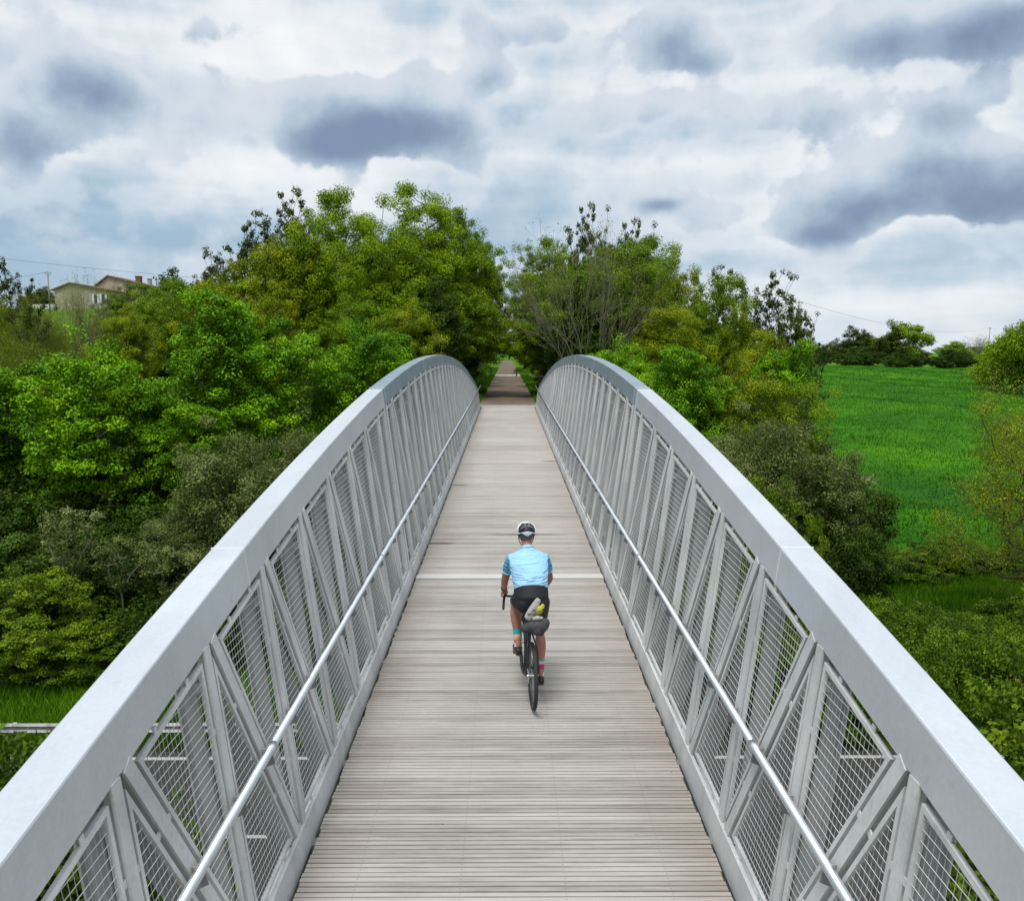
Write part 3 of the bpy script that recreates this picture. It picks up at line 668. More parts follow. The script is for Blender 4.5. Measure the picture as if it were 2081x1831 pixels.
for x, y, zt, s_, lab in ((-10.2, 26.5, -2.9, 1.1, 'dark ivy bush at the foot of the grey green shrubs, beside the bridge'), (-14.5, 28.5, -2.4, 1.2, 'dark ivy bush in the deep shade below the left maples'),
    (-18.2, 29, -1.5, 1.2, 'dark ivy bush below the maples at the left edge'), (-7.2, 27.5, -3.0, 1.1, 'dark ivy bush half hidden by the left bridge arch'), (-12, 31, -1.8, 1.3, 'dark ivy bush behind the thin pale stems on the left'),
    (-16.5, 33, -1., 1.3, 'dark ivy bush between the left maple trunks'), (-21, 31, -.8, 1.3, 'dark ivy bush outside the left edge'), (-9, 32, -1., 1.3, 'dark ivy bush under the maples behind the left arch')):
    place(ivyA, x, y, lab, 'bush', 'dark ivy bushes left of the bridge', top(x, y, 3.6, zt), s_)
for x, y, zt, s_, lab in ((-12.3, 25.9, -1.9, .8, 'sapling with a thin pale trunk, left of the grey green shrubs'), (-14.0, 26.0, -1.0, .9, 'sapling with a thin pale trunk above the yellow green bush'), (-10.6, 25.8, -2.2, .9, 'short leaning sapling below the grey green shrubs')):
    place(sapA, x, y, lab, 'tree', 'pale stemmed saplings', top(x, y, 5.5, zt), s_)
place(ivyA, -15.6, 27.0, 'dark ivy bush just above the yellow green bush', 'bush', 'dark ivy bushes left of the bridge', top(-15.6, 27., 3.6, -2.3), 1.1)
place(limeA, -13.8, 24.6, 'yellow green bush at the left edge above the verge', 'bush', None, top(-13.8, 24.6, 4.2, -2.7), .8)
for x, y, zt, s_, lab in ((-13.0, 25.0, -4.9, .9, 'low bramble in front of the yellow green bush on the left verge'), (-10.9, 25.6, -4.6, .8, 'low bramble right of the yellow green bush on the left verge'),
    (-15.2, 25., -4.9, .9, 'low bramble at the left edge above the verge'), (-8.8, 26., -4.4, .8, 'low bramble on the left verge beside the bridge'), (-11.8, 26, -3.9, .9, 'low bramble under the ivy on the left verge')):
    place(braA, x, y, lab, 'bramble', 'brambles on the left verge', top(x, y, 2.2, zt), s_)
# -- left background
for px, py, y, pr, ph, s_, kind_, lab in (
    (590, 392, 72, drkA, 12, 1.1, 'tree', 'dark sparse tree whose two tops stand above the left wood'),
    (520, 455, 68, drkA, 12, 1.0, 'tree', 'dark sparse tree with sky showing through, left slope of the wood'),
    (450, 510, 70, drkA, 12, .8, 'tree', 'dark sparse tree at the far left end of the left wood'),
    (610, 470, 60, oliA, 10, 1.2, 'tree', 'olive green tree in the middle of the left wood'),
    (680, 425, 60, oakB, 13, 1.15, 'tree', 'broad olive green oak left of the tallest oak'),
    (850, 375, 58, oakA, 15, .98, 'tree', 'tallest oak, left of the path beyond the bridge'),
    (935, 440, 60, oakB, 13, .62, 'tree', 'oak beside the path, overhanging it from the left'),
    (770, 470, 54, oakB, 13, .85, 'tree', 'olive green oak in front of the tallest oak'),
    (480, 545, 56, oliA, 10, .95, 'tree', 'yellow brown spring tree behind the middle maple'),
    (560, 580, 54, oliA, 10, .8, 'tree', 'yellow brown spring tree behind the left maples, next to the oaks'),
    (390, 580, 62, oakB, 13, .75, 'tree', 'green oak behind the tall maple on the left'),
    (310, 585, 66, oakB, 13, .7, 'tree', 'light green tree just right of the house'),
    (260, 620, 60, oliA, 10, .8, 'tree', 'olive tree below and right of the house'),
    (345, 550, 95, farA, 9, 1.0, 'tree', 'small dark tree on the skyline right of the house'),
    (405, 560, 90, farB, 8, 1.0, 'tree', 'small green tree on the skyline beside the left wood'),
    (30, 520, 62, drkA, 12, .7, 'tree', 'sparse tree with long bare tips at the left edge'),
    (20, 575, 50, thinA, 9.5, .85, 'tree', 'yellow leaved thin tree at the left edge'),
    (75, 570, 66, thinA, 9.5, .75, 'tree', 'thin yellow tree left of the house'),
    (190, 590, 70, bareA, 8.2, .7, 'tree', 'leafless grey tree in front of the house'),
    (145, 605, 74, bareA, 8.2, .6, 'tree', 'leafless grey tree below the left end of the house')):
    x = PX(px, y); place(pr, x, y, lab, kind_, 'trees of the left wood', top(x, y, ph, CAMZ+(702-py)/1661*y), s_)
for i, (px, py, y, pr, ph, s_) in enumerate(((40, 640, 66, thinA, 9.5, .8), (105, 640, 78, oliA, 10, .75), (150, 655, 70, thinA, 9.5, .7), (215, 640, 82, oliA, 10, .6), (255, 575, 84, oakB, 13, .66), (-5, 600, 60, oliA, 10, .7), (130, 690, 58, thinA, 9.5, .7))):
    x = PX(px, y); place(pr, x, y, 'small yellow green tree, %s from the left on the slope below the farmhouse' % ORD[sorted((40, 105, 150, 215, 255, -5, 130)).index(px)], 'tree', 'small trees below the farmhouse', top(x, y, ph, CAMZ+(702-py)/1661*y), s_)
for px, py, y, pr, ph, s_, lab in ((700, 620, 50, oakB, 13, .7, 'dark olive tree low in the left wood behind the bright maple'), (820, 610, 50, oliA, 10, .8, 'brown green tree just left of the path entrance')):
    x = PX(px, y); place(pr, x, y, lab, 'tree', 'trees of the left wood', top(x, y, ph, CAMZ+(702-py)/1661*y), s_)
# -- right side
for px, py, y, pr, ph, s_, lab in (
    (1100, 480, 58, oakA, 15, .72, 'broad green oak right of the path beyond the bridge'),
    (1230, 500, 60, oakB, 13, .95, 'olive green oak behind the bare fan shaped tree'),
    (1165, 480, 51, bareA, 9.0, .92, 'bare fan shaped tree right of the path, pale branches'),
    (1165, 418, 62, drkA, 12, .62, 'tree with thin bare tips above the right oak'),
    (1250, 448, 64, drkA, 12, .72, 'sparse dark tree on the skyline of the right wood'),
    (1340, 520, 62, oliA, 10, 1.0, 'olive spring tree in the middle of the right wood'),
    (1400, 570, 56, oakB, 13, .7, 'olive green tree on the slope of the right wood'),
    (1300, 600, 52, oliA, 10, .85, 'yellow olive tree low in the right wood'),
    (1440, 535, 64, drkA, 12, .8, 'sparse dark tree left of the utility pole'),
    (1530, 545, 60, drkA, 12, .85, 'wide sparse dark tree beside the utility pole'),
    (1580, 620, 62, drkA, 12, .6, 'small sparse dark tree right of the utility pole'),
    (1480, 640, 54, oliA, 10, .8, 'olive tree low on the right wood edge'),
    (1530, 680, 50, oliA, 10, .70, 'last olive tree of the right wood next to the field')):
    x = PX(px, y); place(pr, x, y, lab, 'tree', 'trees of the right wood', top(x, y, ph, CAMZ+(702-py)/1661*y), s_)
for px, py, y, pr, ph, s_, lab in (
    (1235, 672, 42, mapA, 10.5, .62, 'bright green maple just behind the right bridge arch'),
    (1370, 700, 39, mapB, 11.5, .68, 'fresh green maple in the middle behind the right arch'),
    (1480, 735, 38, oliA, 10, .75, 'yellow green tree behind the right arch'),
    (1540, 690, 42, mapB, 11.5, .60, 'green maple at the edge of the field'),
    (1330, 780, 34, mapA, 10.5, .55, 'low green maple right above the right arch'),
    (1570, 780, 37, oakB, 13, .50, 'olive green tree between the field and the grey green shrubs')):
    x = PX(px, y); place(pr, x, y, lab, 'tree', 'trees close to the right arch', top(x, y, ph, CAMZ+(702-py)/1661*y), s_)
for px, py, y, pr, ph, s_, lab in (
    (1540, 850, 32, wilA, 5.5, 1.05, 'large grey green shrub right of the bridge'),
    (1450, 880, 30, wilB, 6.5, .9, 'grey green shrub touching the right arch'),
    (1640, 900, 32, wilB, 6.5, .9, 'grey green shrub at the edge of the field')):
    x = PX(px, y); place(pr, x, y, lab, 'shrub', 'grey green shrubs right of the bridge', top(x, y, ph, CAMZ+(702-py)/1661*y), s_)
for px, py, y, s_, lab in ((1690, 980, 31, .85, 'dark ivy bush at the right end of the grey green shrubs'), (1600, 1010, 30, 1.0, 'dark ivy bush below the grey green shrubs on the right'), (1720, 1060, 30, .7, 'lowest dark ivy bush in front of the field hedge'),
    (1520, 1000, 29, .9, 'dark ivy bush behind the sprig of bright leaves'), (1430, 950, 30, .9, 'dark ivy bush hidden behind the right arch')):
    x = PX(px, y); place(ivyA, x, y, lab, 'bush', 'dark ivy bushes right of the bridge', top(x, y, 3.6, CAMZ+(702-py)/1661*y), s_)
x = PX(1520, 26.5); place(limeA, x, 26.5, 'young bright green tree leaning over the right arch', 'bush', None, top(x, 26.5, 4.2, CAMZ+(702-965)/1661*26.5), .62)
x = PX(1620, 26.5); place(limeA, x, 26.5, 'small bright green sprig between dark ivy and the right arch', 'bush', None, top(x, 26.5, 4.2, CAMZ+(702-1040)/1661*26.5), .5)
# hedge at the foot of the field, bramble bank and roadside bushes
k = 0
for x, y, h, s_ in [(16.5+i*2.2, 37.6+((i*37) % 5)*.2, 1.1+.22*((i*7) % 3), 1.0) for i in range(12)]:
    place(braA if k % 2 else braB, x, y, 'low bramble, %s from the bridge in the hedge below the field' % ORD[k], 'bramble', 'hedge at the foot of the field', h/2.3, s_*.85); k += 1
for i in range(13):
    for j in range(2):
        x = 10.2+i*1.75+(j % 2)*.8; y = 25.2+j*2.0+((i*5) % 3)*.3
        place(braB if (i+j) % 2 else braA, x, y, 'bramble, %s from the bridge in the %s row of the leafy bank' % (ORD[i], ('front', 'back')[j]), 'bramble', 'bramble bank right of the bridge', (1.9-.15*j+.35*math.sin(i*1.7))/2.3, .8)
place(limeA, 8.0, 11.2, 'yellow green bush beside the road in the lower right corner', 'bush', None, top(8.0, 11.2, 4.2, -1.05), 1.05)
place(braA, 11.6, 11.4, 'low bramble behind the yellow green bush in the lower right corner', 'bramble', None, top(11.6, 11.4, 2.2, -2.6), 1.2)
for i, (x, y) in enumerate(((9.0, 22.2), (11.2, 21.6), (13.6, 22.0), (16., 22.2), (7.2, 23.0), (18.5, 22.5))): place(braB if i % 2 else braA, x, y, 'low bramble, %s in the row beside the road on the right' % ORD[i], 'bramble', 'low brambles beside the road', 1.0+.12*(i % 3), .75)
place(limeA, 15.2, 22.5, 'bright green bush at the right edge in front of the bramble bank', 'bush', None, top(15.2, 22.5, 4.2, -2.6), .8)
place(braB, -6.95, 11.4, 'olive green bush in front of the guardrail in the lower left corner', 'bush', None, top(-6.95, 11.4, 2.6, -1.45), 1.25)
x = PX(2110, 30); place(thinA, x, 30, 'thin brown yellow tree at the right edge in front of the field', 'tree', None, top(x, 30, 9.5, CAMZ-.3), 1.0)
for i, (x, y, zt, s_, w_) in enumerate(((-5.2, 26, -3.4, 1.1, 'left'), (-4.6, 30, -2.6, 1.2, 'left'), (-4.8, 34, -1.9, 1.2, 'left'), (-4.6, 38, -1.2, 1.1, 'left'), (-4.4, 42, -.6, 1., 'left'), (-3.9, 45.3, -.1, .8, 'left'),
        (5.2, 26, -3.4, 1.1, 'right'), (4.8, 30, -2.6, 1.2, 'right'), (5.0, 34, -1.9, 1.2, 'right'), (4.8, 38, -1.2, 1.1, 'right'), (4.6, 42, -.6, 1., 'right'), (4.0, 45.3, -.1, .8, 'right'), (-5.5, 8, -3.5, 1., 'left'), (5.5, 8, -3.6, 1., 'right'), (-6.2, 4, -3., 1., 'left'), (6.2, 4, -3., 1., 'right'))):
    place(ivyA, x, y, ('dark ivy bush below the %s railing, %s beyond the road' % (w_, ORD[i % 6]) if i < 12 else 'dark ivy bush below the %s railing, before the road, %s' % (w_, 'nearest' if i > 13 else 'second')), 'bush', 'ivy bushes below the bridge', top(x, y, 3.6, zt), s_)
# -- field top and skyline
for px, py, y, pr, ph, s_, lab in (
    (1700, 655, 165, farA, 9, 1.0, 'small grey green tree on the skyline left of the round one'), (1725, 662, 168, farA, 9, .8, 'smaller tree beside the grey green skyline tree'),
    (1800, 640, 160, farB, 8, 1.15, 'round bright tree standing on the field hedge'), (1775, 660, 158, farA, 9, .9, 'dark ivy tree left of the round bright tree'),
    (1900, 680, 190, farB, 8, 1.1, 'low round tree right of the field corner'), (1955, 662, 200, bareA, 10.5, 1.1, 'grey leafless tree on the right skyline'),
    (2020, 650, 110, farB, 8, .9, 'green tree at the right edge above the field'), (2060, 620, 105, farB, 8, 1.0, 'tallest green tree cut by the right edge'), (1985, 690, 120, farB, 8, .7, 'small bush tree at the right corner of the field')):
    x = PX(px, y); place(pr, x, y, lab, 'tree', 'trees beyond the field', max(.3, top(x, y, ph, CAMZ+(702-py)/1661*y)), s_)
for i in range(15):
    x = 53+i*2.9; y = 153+(i % 3); place(ivyA, x, y, 'dark bush, %s from the left in the hedge along the top of the field' % ORD[i], 'bush', 'hedge along the top of the field', .62+.2*((i*5) % 3), 1.0)
for i in range(16):
    a = i*1.0; x = 95+i*17; y = 270+(i*13) % 40; place(farA if i % 2 else farB, x, y, 'distant tree, %s from the left in the dark line on the right horizon' % ORD[i], 'tree', 'distant wood line', .72+.15*((i*3) % 3), 2.2)
for i in range(14):
    x = -150+i*11.; y = 205+(i*13) % 30
    if -70 < x < -40: continue
    place(farA, x, y, 'distant dark tree, %s from the left behind the house on the hill' % ORD[i], 'tree', 'distant trees behind the house', .75+.15*((i*3) % 3), 1.3)
# -- the tunnel of trees along the path
ys_ = [52, 57.5, 64, 71, 79, 88, 97, 106, 117, 129, 143, 160, 180, 205, 235, 270]
for i, y in enumerate(ys_):
    for s in (-1, 1):
        off = 4.1+(i*7+s) % 3*.25
        if y > 112: off += 2.6
        place(ivtA if y < 112 else mapB, s*off, y, 'tall tree, %s from the bridge in the %s row of the tunnel' % (ORD[i], 'left' if s < 0 else 'right'), 'tree', 'ivy clad trees %s of the path' % ('left' if s < 0 else 'right'), .80+.06*((i*5) % 3), .95, z=T(s*off, y))  # beyond the road, lighter maple leaves stand in for the brighter far tunnel
        if not 100 < y < 112:
            o = place(oakA if i % 2 else oakB, s*(off+2.2), y+3, 'oak arching over the path, %s from the bridge in the %s row' % (ORD[i], 'left' if s < 0 else 'right'), 'tree', 'oaks arching over the path from the %s' % ('left' if s < 0 else 'right'), .82+.05*((i*3+s) % 3), 1.0)
for i, y in enumerate([49.2, 50.5, 52.5, 55, 58, 61.5]):
    for s in (-1, 1):
        place(ivyA, s*(3.55+(i % 2)*.5), y, 'dark low bush, %s from the bridge end on the %s edge of the path' % (ORD[i], 'left' if s < 0 else 'right'), 'bush', 'dark bushes %s of the path' % ('left' if s < 0 else 'right'), .36+.08*(i % 3), .42)
place(farB, 0.8, 330, 'green tree closing the far end of the tree tunnel', 'tree', None, 1.5, 2.0)
place(farB, -6, 335, 'green tree left of the one closing the tree tunnel', 'tree', None, 1.4, 2.0)
# -- grass and crop blades
def blades(name, m, n, fx, h, w_, seed, kind_label, dz=0.):
    rng = np.random.default_rng(seed); xy = fx(rng, n); x = xy[:, 0]; y = xy[:, 1]; z = terrain(x, y)+(dz(y) if callable(dz) else dz); n = len(x)
    a = rng.uniform(0, 6.28, n); hh = h*rng.uniform(.5, 1.3, n); ww = w_*rng.uniform(.7, 1.3, n); lx = rng.normal(size=n)*.35*hh; ly = rng.normal(size=n)*.35*hh
    v = np.empty((n, 3, 3)); v[:, 0] = np.stack([x-np.cos(a)*ww, y-np.sin(a)*ww, z-.02], 1); v[:, 1] = np.stack([x+np.cos(a)*ww, y+np.sin(a)*ww, z-.02], 1); v[:, 2] = np.stack([x+lx, y+ly, z+hh], 1)
    me = bpy.data.meshes.new(name); me.vertices.add(3*n); me.vertices.foreach_set('co', v.astype(np.float32).ravel()); me.loops.add(3*n); me.loops.foreach_set('vertex_index', np.arange(3*n, dtype=np.int32))
    me.polygons.add(n); me.polygons.foreach_set('loop_start', np.arange(0, 3*n, 3, dtype=np.int32))
    cn = .5+.3*np.sin(x*1.1+np.sin(y*.9)*2)*np.cos(y*1.3+x*.4)+rng.normal(size=n)*.18
    at = me.attributes.new('tint', 'FLOAT', 'POINT'); at.data.foreach_set('value', np.repeat(np.clip(cn, 0, 1), 3).astype(np.float32)); me.materials.append(m); me.update(calc_edges=True)
    o = bpy.data.objects.new(name, me); C.objects.link(o); o['kind'] = 'stuff'; o['label'] = kind_label; o['category'] = 'grass'; return o
blades('verge_grass', M['grass'], 90000, lambda r, n: np.stack([r.uniform(-26, -4, n), 20.9+r.random(n)**1.2*8, ], 1), .32, .018, 1, 'long green grass on the left verge above the guardrail')
blades('meadow_grass', M['grass'], 110000, lambda r, n: np.stack([r.uniform(8, 45, n), r.uniform(28, 38.5, n)], 1), .35, .022, 2, 'long green grass in the strip below the field hedge')
blades('crop', M['crop'], 230000, lambda r, n: np.stack([r.uniform(13, 105, n), 38.8+r.random(n)**1.5*111], 1), .22, .03, 3, 'young green crop covering the sloping field', FDZ)
blades('path_grass', M['grass'], 50000, lambda r, n: (lambda s_: np.stack([s_*(1.7+r.random(n)**1.5*4), 48+r.random(n)*110], 1))(r.choice([-1, 1], n)), .30, .02, 4, 'green grass along both edges of the path')
# ------------------------------------------------------------------ house and roadside things
def gable(bm_w, bm_r, x0, x1, y0, y1, z0, ze, za, xa=None):
    xa = (x0+x1)/2 if xa is None else xa
    bm_w.prism([(x0, y0, z0), (x1, y0, z0), (x1, y0, ze), (xa, y0, za), (x0, y0, ze)], [(x0, y1, z0), (x1, y1, z0), (x1, y1, ze), (xa, y1, za), (x0, y1, ze)])
    for (a, za_), (b_, zb_) in (((x0-.5, ze-.16), (xa, za+.02)), ((xa, za+.02), (x1+.5, ze-.16))):
        bm_r.prism([(a, y0-.4, za_), (b_, y0-.4, zb_), (b_, y0-.4, zb_+.28), (a, y0-.4, za_+.28)], [(a, y1+.4, za_), (b_, y1+.4, zb_), (b_, y1+.4, zb_+.28), (a, y1+.4, za_+.28)])
stone = simple_noise('stone_render', [(.3, (.26, .22, .16)), (.55, (.40, .35, .27)), (.75, (.50, .45, .36))], .8, .9, .5, .05)
tile = simple_noise('clay_tiles', [(.3, (.11, .055, .035)), (.55, (.19, .095, .062)), (.75, (.28, .17, .12))], 1.5, .85, .8, .08, 5, (1, 5, 1))
HB = T(-85, 170)+.2; house = empty('farm_house', (-85.8, 170, HB), label='old stone farmhouse with clay tile roofs on the left hill', cat='house')
bw_, br_ = MB(), MB(); gable(bw_, br_, -5.0, 5.3, 0, 9, -.6, 3.5, 4.75, -1.7); o = bw_.build('wall', stone, house); br_.build('roof', tile, house)
bw_, br_ = MB(), MB(); gable(bw_, br_, -.9, 9.2, 9.5, 19, -.6, 5.1, 7.0, 1.4); bw_.build('wall', stone, house); r2 = br_.build('roof', tile, house)
b = MB(); b.box(5.6, 6.6, 13, 14.2, 5.5, 7.3); b.box(5.5, 6.7, 12.9, 14.3, 7.3, 7.45); b.build('chimney', tile, r2)
b = MB(); b.box(8.6, 9.2, 12, 13, 5.1, 6.7); b.box(8.5, 9.3, 11.9, 13.1, 6.7, 6.82); b.build('chimney', M['concrete'], r2)
shut = mat('white_shutter', (.78, .80, .84), .6)[0]; glass = mat('window_glass', (.03, .035, .045), .1)[0]
for x0 in (2.5, 4.0):
    b = MB(); b.box(x0+.42, x0+.98, -.05, 0, .9, 2.6); wn = b.build('window', glass, house)
    for xx in (x0, x0+1.02):
        b = MB(); b.box(xx, xx+.38, -.10, -.055, .8, 2.75); b.build('shutter', shut, wn)
b = MB(); b.box(5.35, 5.42, 2.0, 3.1, .9, 2.5); b.build('window', glass, house)
b = MB(); b.box(-5.5, -.3, -6, -5.6, -.5, .35); ob = b.build('garden_wall', mat('white_wall', (.72, .72, .72), .8)[0]); ob.location = (-87.5, 170, HB); tag(ob, 'low white garden wall left of the farmhouse', 'wall')
def utility_pole(x, y, ztop, label):
    zb = T(x, y); r = empty('utility_pole', (x, y, zb), label=label, cat='utility pole', group='utility poles')
    b = MB(); b.tube([(0, 0, -.3), (0, 0, ztop-zb)], [.16, .11], 8); b.build('pole', M['bark_pale'], r, smooth=True)
    b = MB(); b.bar((-.55, 0, ztop-zb-.35), (0, 0, ztop-zb-1.1), .06, .06); b.bar((.55, 0, ztop-zb-.35), (0, 0, ztop-zb-1.1), .06, .06); b.bar((-.6, 0, ztop-zb-.3), (.6, 0, ztop-zb-.3), .08, .08); b.build('cross_arm', M['steel_dark'], r)
    for q in (-.5, 0, .5):
        b = MB(); b.ellip((q, 0, ztop-zb-.18), (.05, .05, .09), nu=8, nv=6); b.build('insulator', M['concrete'], r)
    return Vector((x, y, ztop-.15))
pR = utility_pole(45, 130, 11.7, 'utility pole with small crossarm standing in the right wood edge')
pR2 = utility_pole(190, 330, 13.5, 'far utility pole beyond the right horizon hedge')
pL = utility_pole(-86.5, 160, 18.9, 'utility pole just left of the farmhouse')
def cable(a, b_, sag, label, r=.02):
    b = MB(); b.tube([a.lerp(b_, t)-Vector((0, 0, 4*sag*t*(1-t))) for t in np.linspace(0, 1, 24)], r, 4); o = b.build('overhead_cable', M['black']); tag(o, label, 'cable')
cable(pR, pR2, 3.0, 'thin overhead cable running right from the pole at the wood edge', .022)
cable(pL, Vector((-150, 190, 17.)), 1.0, 'thin overhead cable left of the pole by the farmhouse', .02)
cable(Vector((-68, 90, 15.5)), Vector((-28, 92, 11.4)), .4, 'long thin cable crossing the sky above the left hill', .016)
# guardrail beside the road
gr = empty('guardrail', (0, 20.9, -6.62), label='galvanised guardrail along the far side of the road', cat='guardrail')
prof = [(0, .48), (-.05, .52), (0, .58), (0, .63), (-.05, .69), (0, .75), (.015, .75), (-.03, .69), (.015, .63), (.015, .58), (-.03, .52), (.015, .48)]
b = MB(); b.prism([(-60, p, q) for p, q in prof], [(3.2, p, q) for p, q in prof]); b.build('rail', M['steel_dark'], gr)
for i in range(21):
    b = MB(); b.box(-58+i*3-.05, -58+i*3+.05, .03, .13, -.3, .72); b.build('post', M['steel'], gr)
# path furniture far along
bo = empty('bollard', (1.15, 107.2, PATHZ), label='dark wooden bollard on the right of the path before the road crossing', cat='bollard', group='path bollards')
b = MB(); b.box(-.09, .09, -.09, .09, -.2, 1.02); bevel(b.build('post', M['bark'], bo), .02); b = MB(); b.prism([(-.1, -.1, 1.02), (.1, -.1, 1.02), (.1, .1, 1.02), (-.1, .1, 1.02)], [(-.03, -.03, 1.1), (.03, -.03, 1.1), (.03, .03, 1.1), (-.03, .03, 1.1)]); b.build('cap', M['bark'], bo)
b2 = copy_tree(bo); b2.location = (-2.1, 107.2, PATHZ); b2['label'] = 'dark wooden bollard on the left of the path before the road crossing'
ga = empty('field_gate', (-4.6, 104, T(-4.6, 104)), label='pale weathered gate left of the path at the road crossing', cat='gate')
for x_ in (-1.4, 1.4): b = MB(); b.box(x_-.07, x_+.07, -.07, .07, -.3, 1.9); b.build('post', M['bark_pale'], ga)
for z_ in (.45, .85, 1.25, 1.6): b = MB(); b.box(-1.4, 1.4, -.03, .03, z_-.06, z_+.06); b.build('bar', M['concrete'], ga)

# ------------------------------------------------------------------ rider and bicycle
BX, BY = .222, 8.25
BROT = math.radians(4.6)
bike = empty('bicycle', (BX, BY, dz_(BY)+.004), BROT, label='black gravel bicycle ridden along the middle of the bridge deck', cat='bicycle')
skin = simple_noise('skin', [(.3, (.34, .145, .09)), (.7, (.44, .20, .13))], 9, .5, .1, .002)
M['frame'] = mat('frame_paint', (.025, .027, .03), .3, .2)[0]; M['tyre'] = simple_noise('tyre_rubber', [(.3, (.016, .016, .017)), (.7, (.035, .034, .033))], 30, .8, .4, .003)
M['alu'] = mat('brushed_metal', (.45, .46, .47), .35, .9)[0]
def wheel(y):
    r = MB(); R_ = .345
    vs = []; fs = []; n = 56; k = 10
    for i in range(n):
        a = 2*PI*i/n
        for j in range(k):
            p = 2*PI*j/k; rr = R_-.021+.021*math.cos(p); bump_ = .0015*(i % 2) if abs(p) < 1 or p > 5.2 else 0
            vs.append((.021*math.sin(p), y+(rr+bump_)*math.cos(a), .345+(rr+bump_)*math.sin(a)))
    for i in range(n):
        for j in range(k): fs.append((i*k+j, i*k+(j+1) % k, ((i+1) % n)*k+(j+1) % k, ((i+1) % n)*k+j))
    hub = MB(); hub.tube([(-.06, y, .345), (.06, y, .345)], .014, 10); hub.tube([(-.035, y, .345), (-.02, y, .345)], .03, 12); hub.tube([(.02, y, .345), (.035, y, .345)], .03, 12)
    w_ = hub.build('wheel', M['alu'], bike)
    r.add(vs, fs); r.build('tyre', M['tyre'], w_, smooth=True)
    r = MB(); q = []
    pts = [(0, y+.305*math.cos(2*PI*i/40), .345+.305*math.sin(2*PI*i/40)) for i in range(41)]
    r.tube(pts, .012, 6, cap=False); r.build('rim', M['frame'], w_, smooth=True)
    for i in range(24):
        a = 2*PI*i/24; sg = 1 if i % 2 else -1; m_ = MB(); m_.tube([(sg*.028, y+.028*math.cos(a+.6), .345+.028*math.sin(a+.6)), (0, y+.3*math.cos(a), .345+.3*math.sin(a))], .0011, 3); m_.build('spoke', M['alu'], w_)
    d = MB(); d.tube([(-.048, y, .345), (-.0455, y, .345)], .08, 24); d.build('brake_disc', M['alu'], w_)
wheel(0.); wheel(1.02)
BBp = Vector((0, .42, .275)); ST = Vector((0, .215, .90)); HT = Vector((0, .80, .86)); HBm = Vector((0, .845, .71))
b = MB(); b.tube([BBp, ST], .016, 10); b.tube([ST-Vector((0, 0, .12)), HT-Vector((0, -.005, .03))], .017, 10); b.tube([BBp, HBm], .022, 10); b.tube([HT, HBm], .024, 12)
for s in (-1, 1):
    b.tube([BBp+Vector((s*.02, 0, 0)), (s*.062, .2, .31), (s*.066, 0, .345)], [.012, .010, .009], 8); b.tube([ST+Vector((s*.012, -.0, -.16)), (s*.055, .08, .6), (s*.066, 0, .345)], [.010, .008, .008], 8)
    b.tube([(s*.02, .85, .70), (s*.052, .88, .62), (s*.058, 1.02, .345)], [.016, .013, .009], 8)
b.build('frame', M['frame'], bike, smooth=True)
b = MB(); b.tube([ST, (0, .19, .985)], .0135, 10); b.build('seat_post', M['frame'], bike)
b = MB(); b.loft([[(x_*wd, yy, zz+dz2) for x_, dz2 in ((-1, -.02), (-.8, .0), (0, .012), (.8, .0), (1, -.02), (0, -.03))] for yy, wd, zz in ((.07, .055, 1.00), (.10, .075, 1.003), (.16, .066, 1.0), (.22, .035, .998), (.32, .018, .995), (.345, .010, .99))]); sdl = b.build('saddle', M['black'], bike, smooth=True)
# drop handlebar with hoods
b = MB(); b.tube([HT, (0, .80, .905), (0, .90, .925)], .016, 10); b.build('stem', M['frame'], bike)
b = MB(); half = []
for s in (-1, 1):
    pts = [(0, .90, .925), (s*.12, .90, .925), (s*.185, .905, .925), (s*.205, .95, .922), (s*.212, .995, .905), (s*.218, 1.005, .865), (s*.224, .985, .825), (s*.230, .94, .80), (s*.236, .87, .79)]
    b.tube(pts, .0145, 10)
hbar = b.build('handlebar', M['black'], bike, smooth=True)
for s in (-1, 1):
    b = MB(); b.tube([(s*.206, .945, .925), (s*.212, 1.0, .932), (s*.214, 1.035, .955)], [.017, .019, .014], 10); b.tube([(s*.212, 1.03, .93), (s*.215, 1.03, .86), (s*.218, 1.01, .82)], .006, 6); b.build('brake_hood', M['black'], hbar, smooth=True)
# drivetrain
PA = math.radians(84)
cr = MB(); cr.tube([(-.06, .42, .275), (.06, .42, .275)], .016, 12); cr.tube([(.048, .42, .275), (.052, .42, .275)], .088, 32); crk = cr.build('crankset', M['frame'], bike)
pl_ = Vector((-.075, .42+.172*math.cos(PA), .275+.172*math.sin(PA))); pr_ = Vector((.075, .42-.172*math.cos(PA), .275-.172*math.sin(PA)))
for c_, s in ((pl_, -1), (pr_, 1)):
    b = MB(); b.bar((s*.065, .42, .275), (s*.072, c_.y, c_.z), .014, .028); b.build('crank_arm', M['frame'], crk)
    b = MB(); b.box(c_.x+s*.01-.0, c_.x+s*.09, c_.y-.035, c_.y+.035, c_.z-.01, c_.z+.01) if s > 0 else b.box(c_.x+s*.09, c_.x+s*.01, c_.y-.035, c_.y+.035, c_.z-.01, c_.z+.01); b.build('pedal', M['black'], bike)
b = MB(); b.tube([(.05, .0+.04*math.sin(t), .345+.04*math.cos(t)) for t in np.linspace(0, PI, 8)], .004, 5); b.tube([(.05, .0, .385), (.05, .42, .363)], .004, 5); b.tube([(.05, 0, .305), (.05, .42, .187)], .004, 5); b.build('chain', M['black'], bike)
for j, rr in enumerate((.05, .045, .038, .03)):
    pass
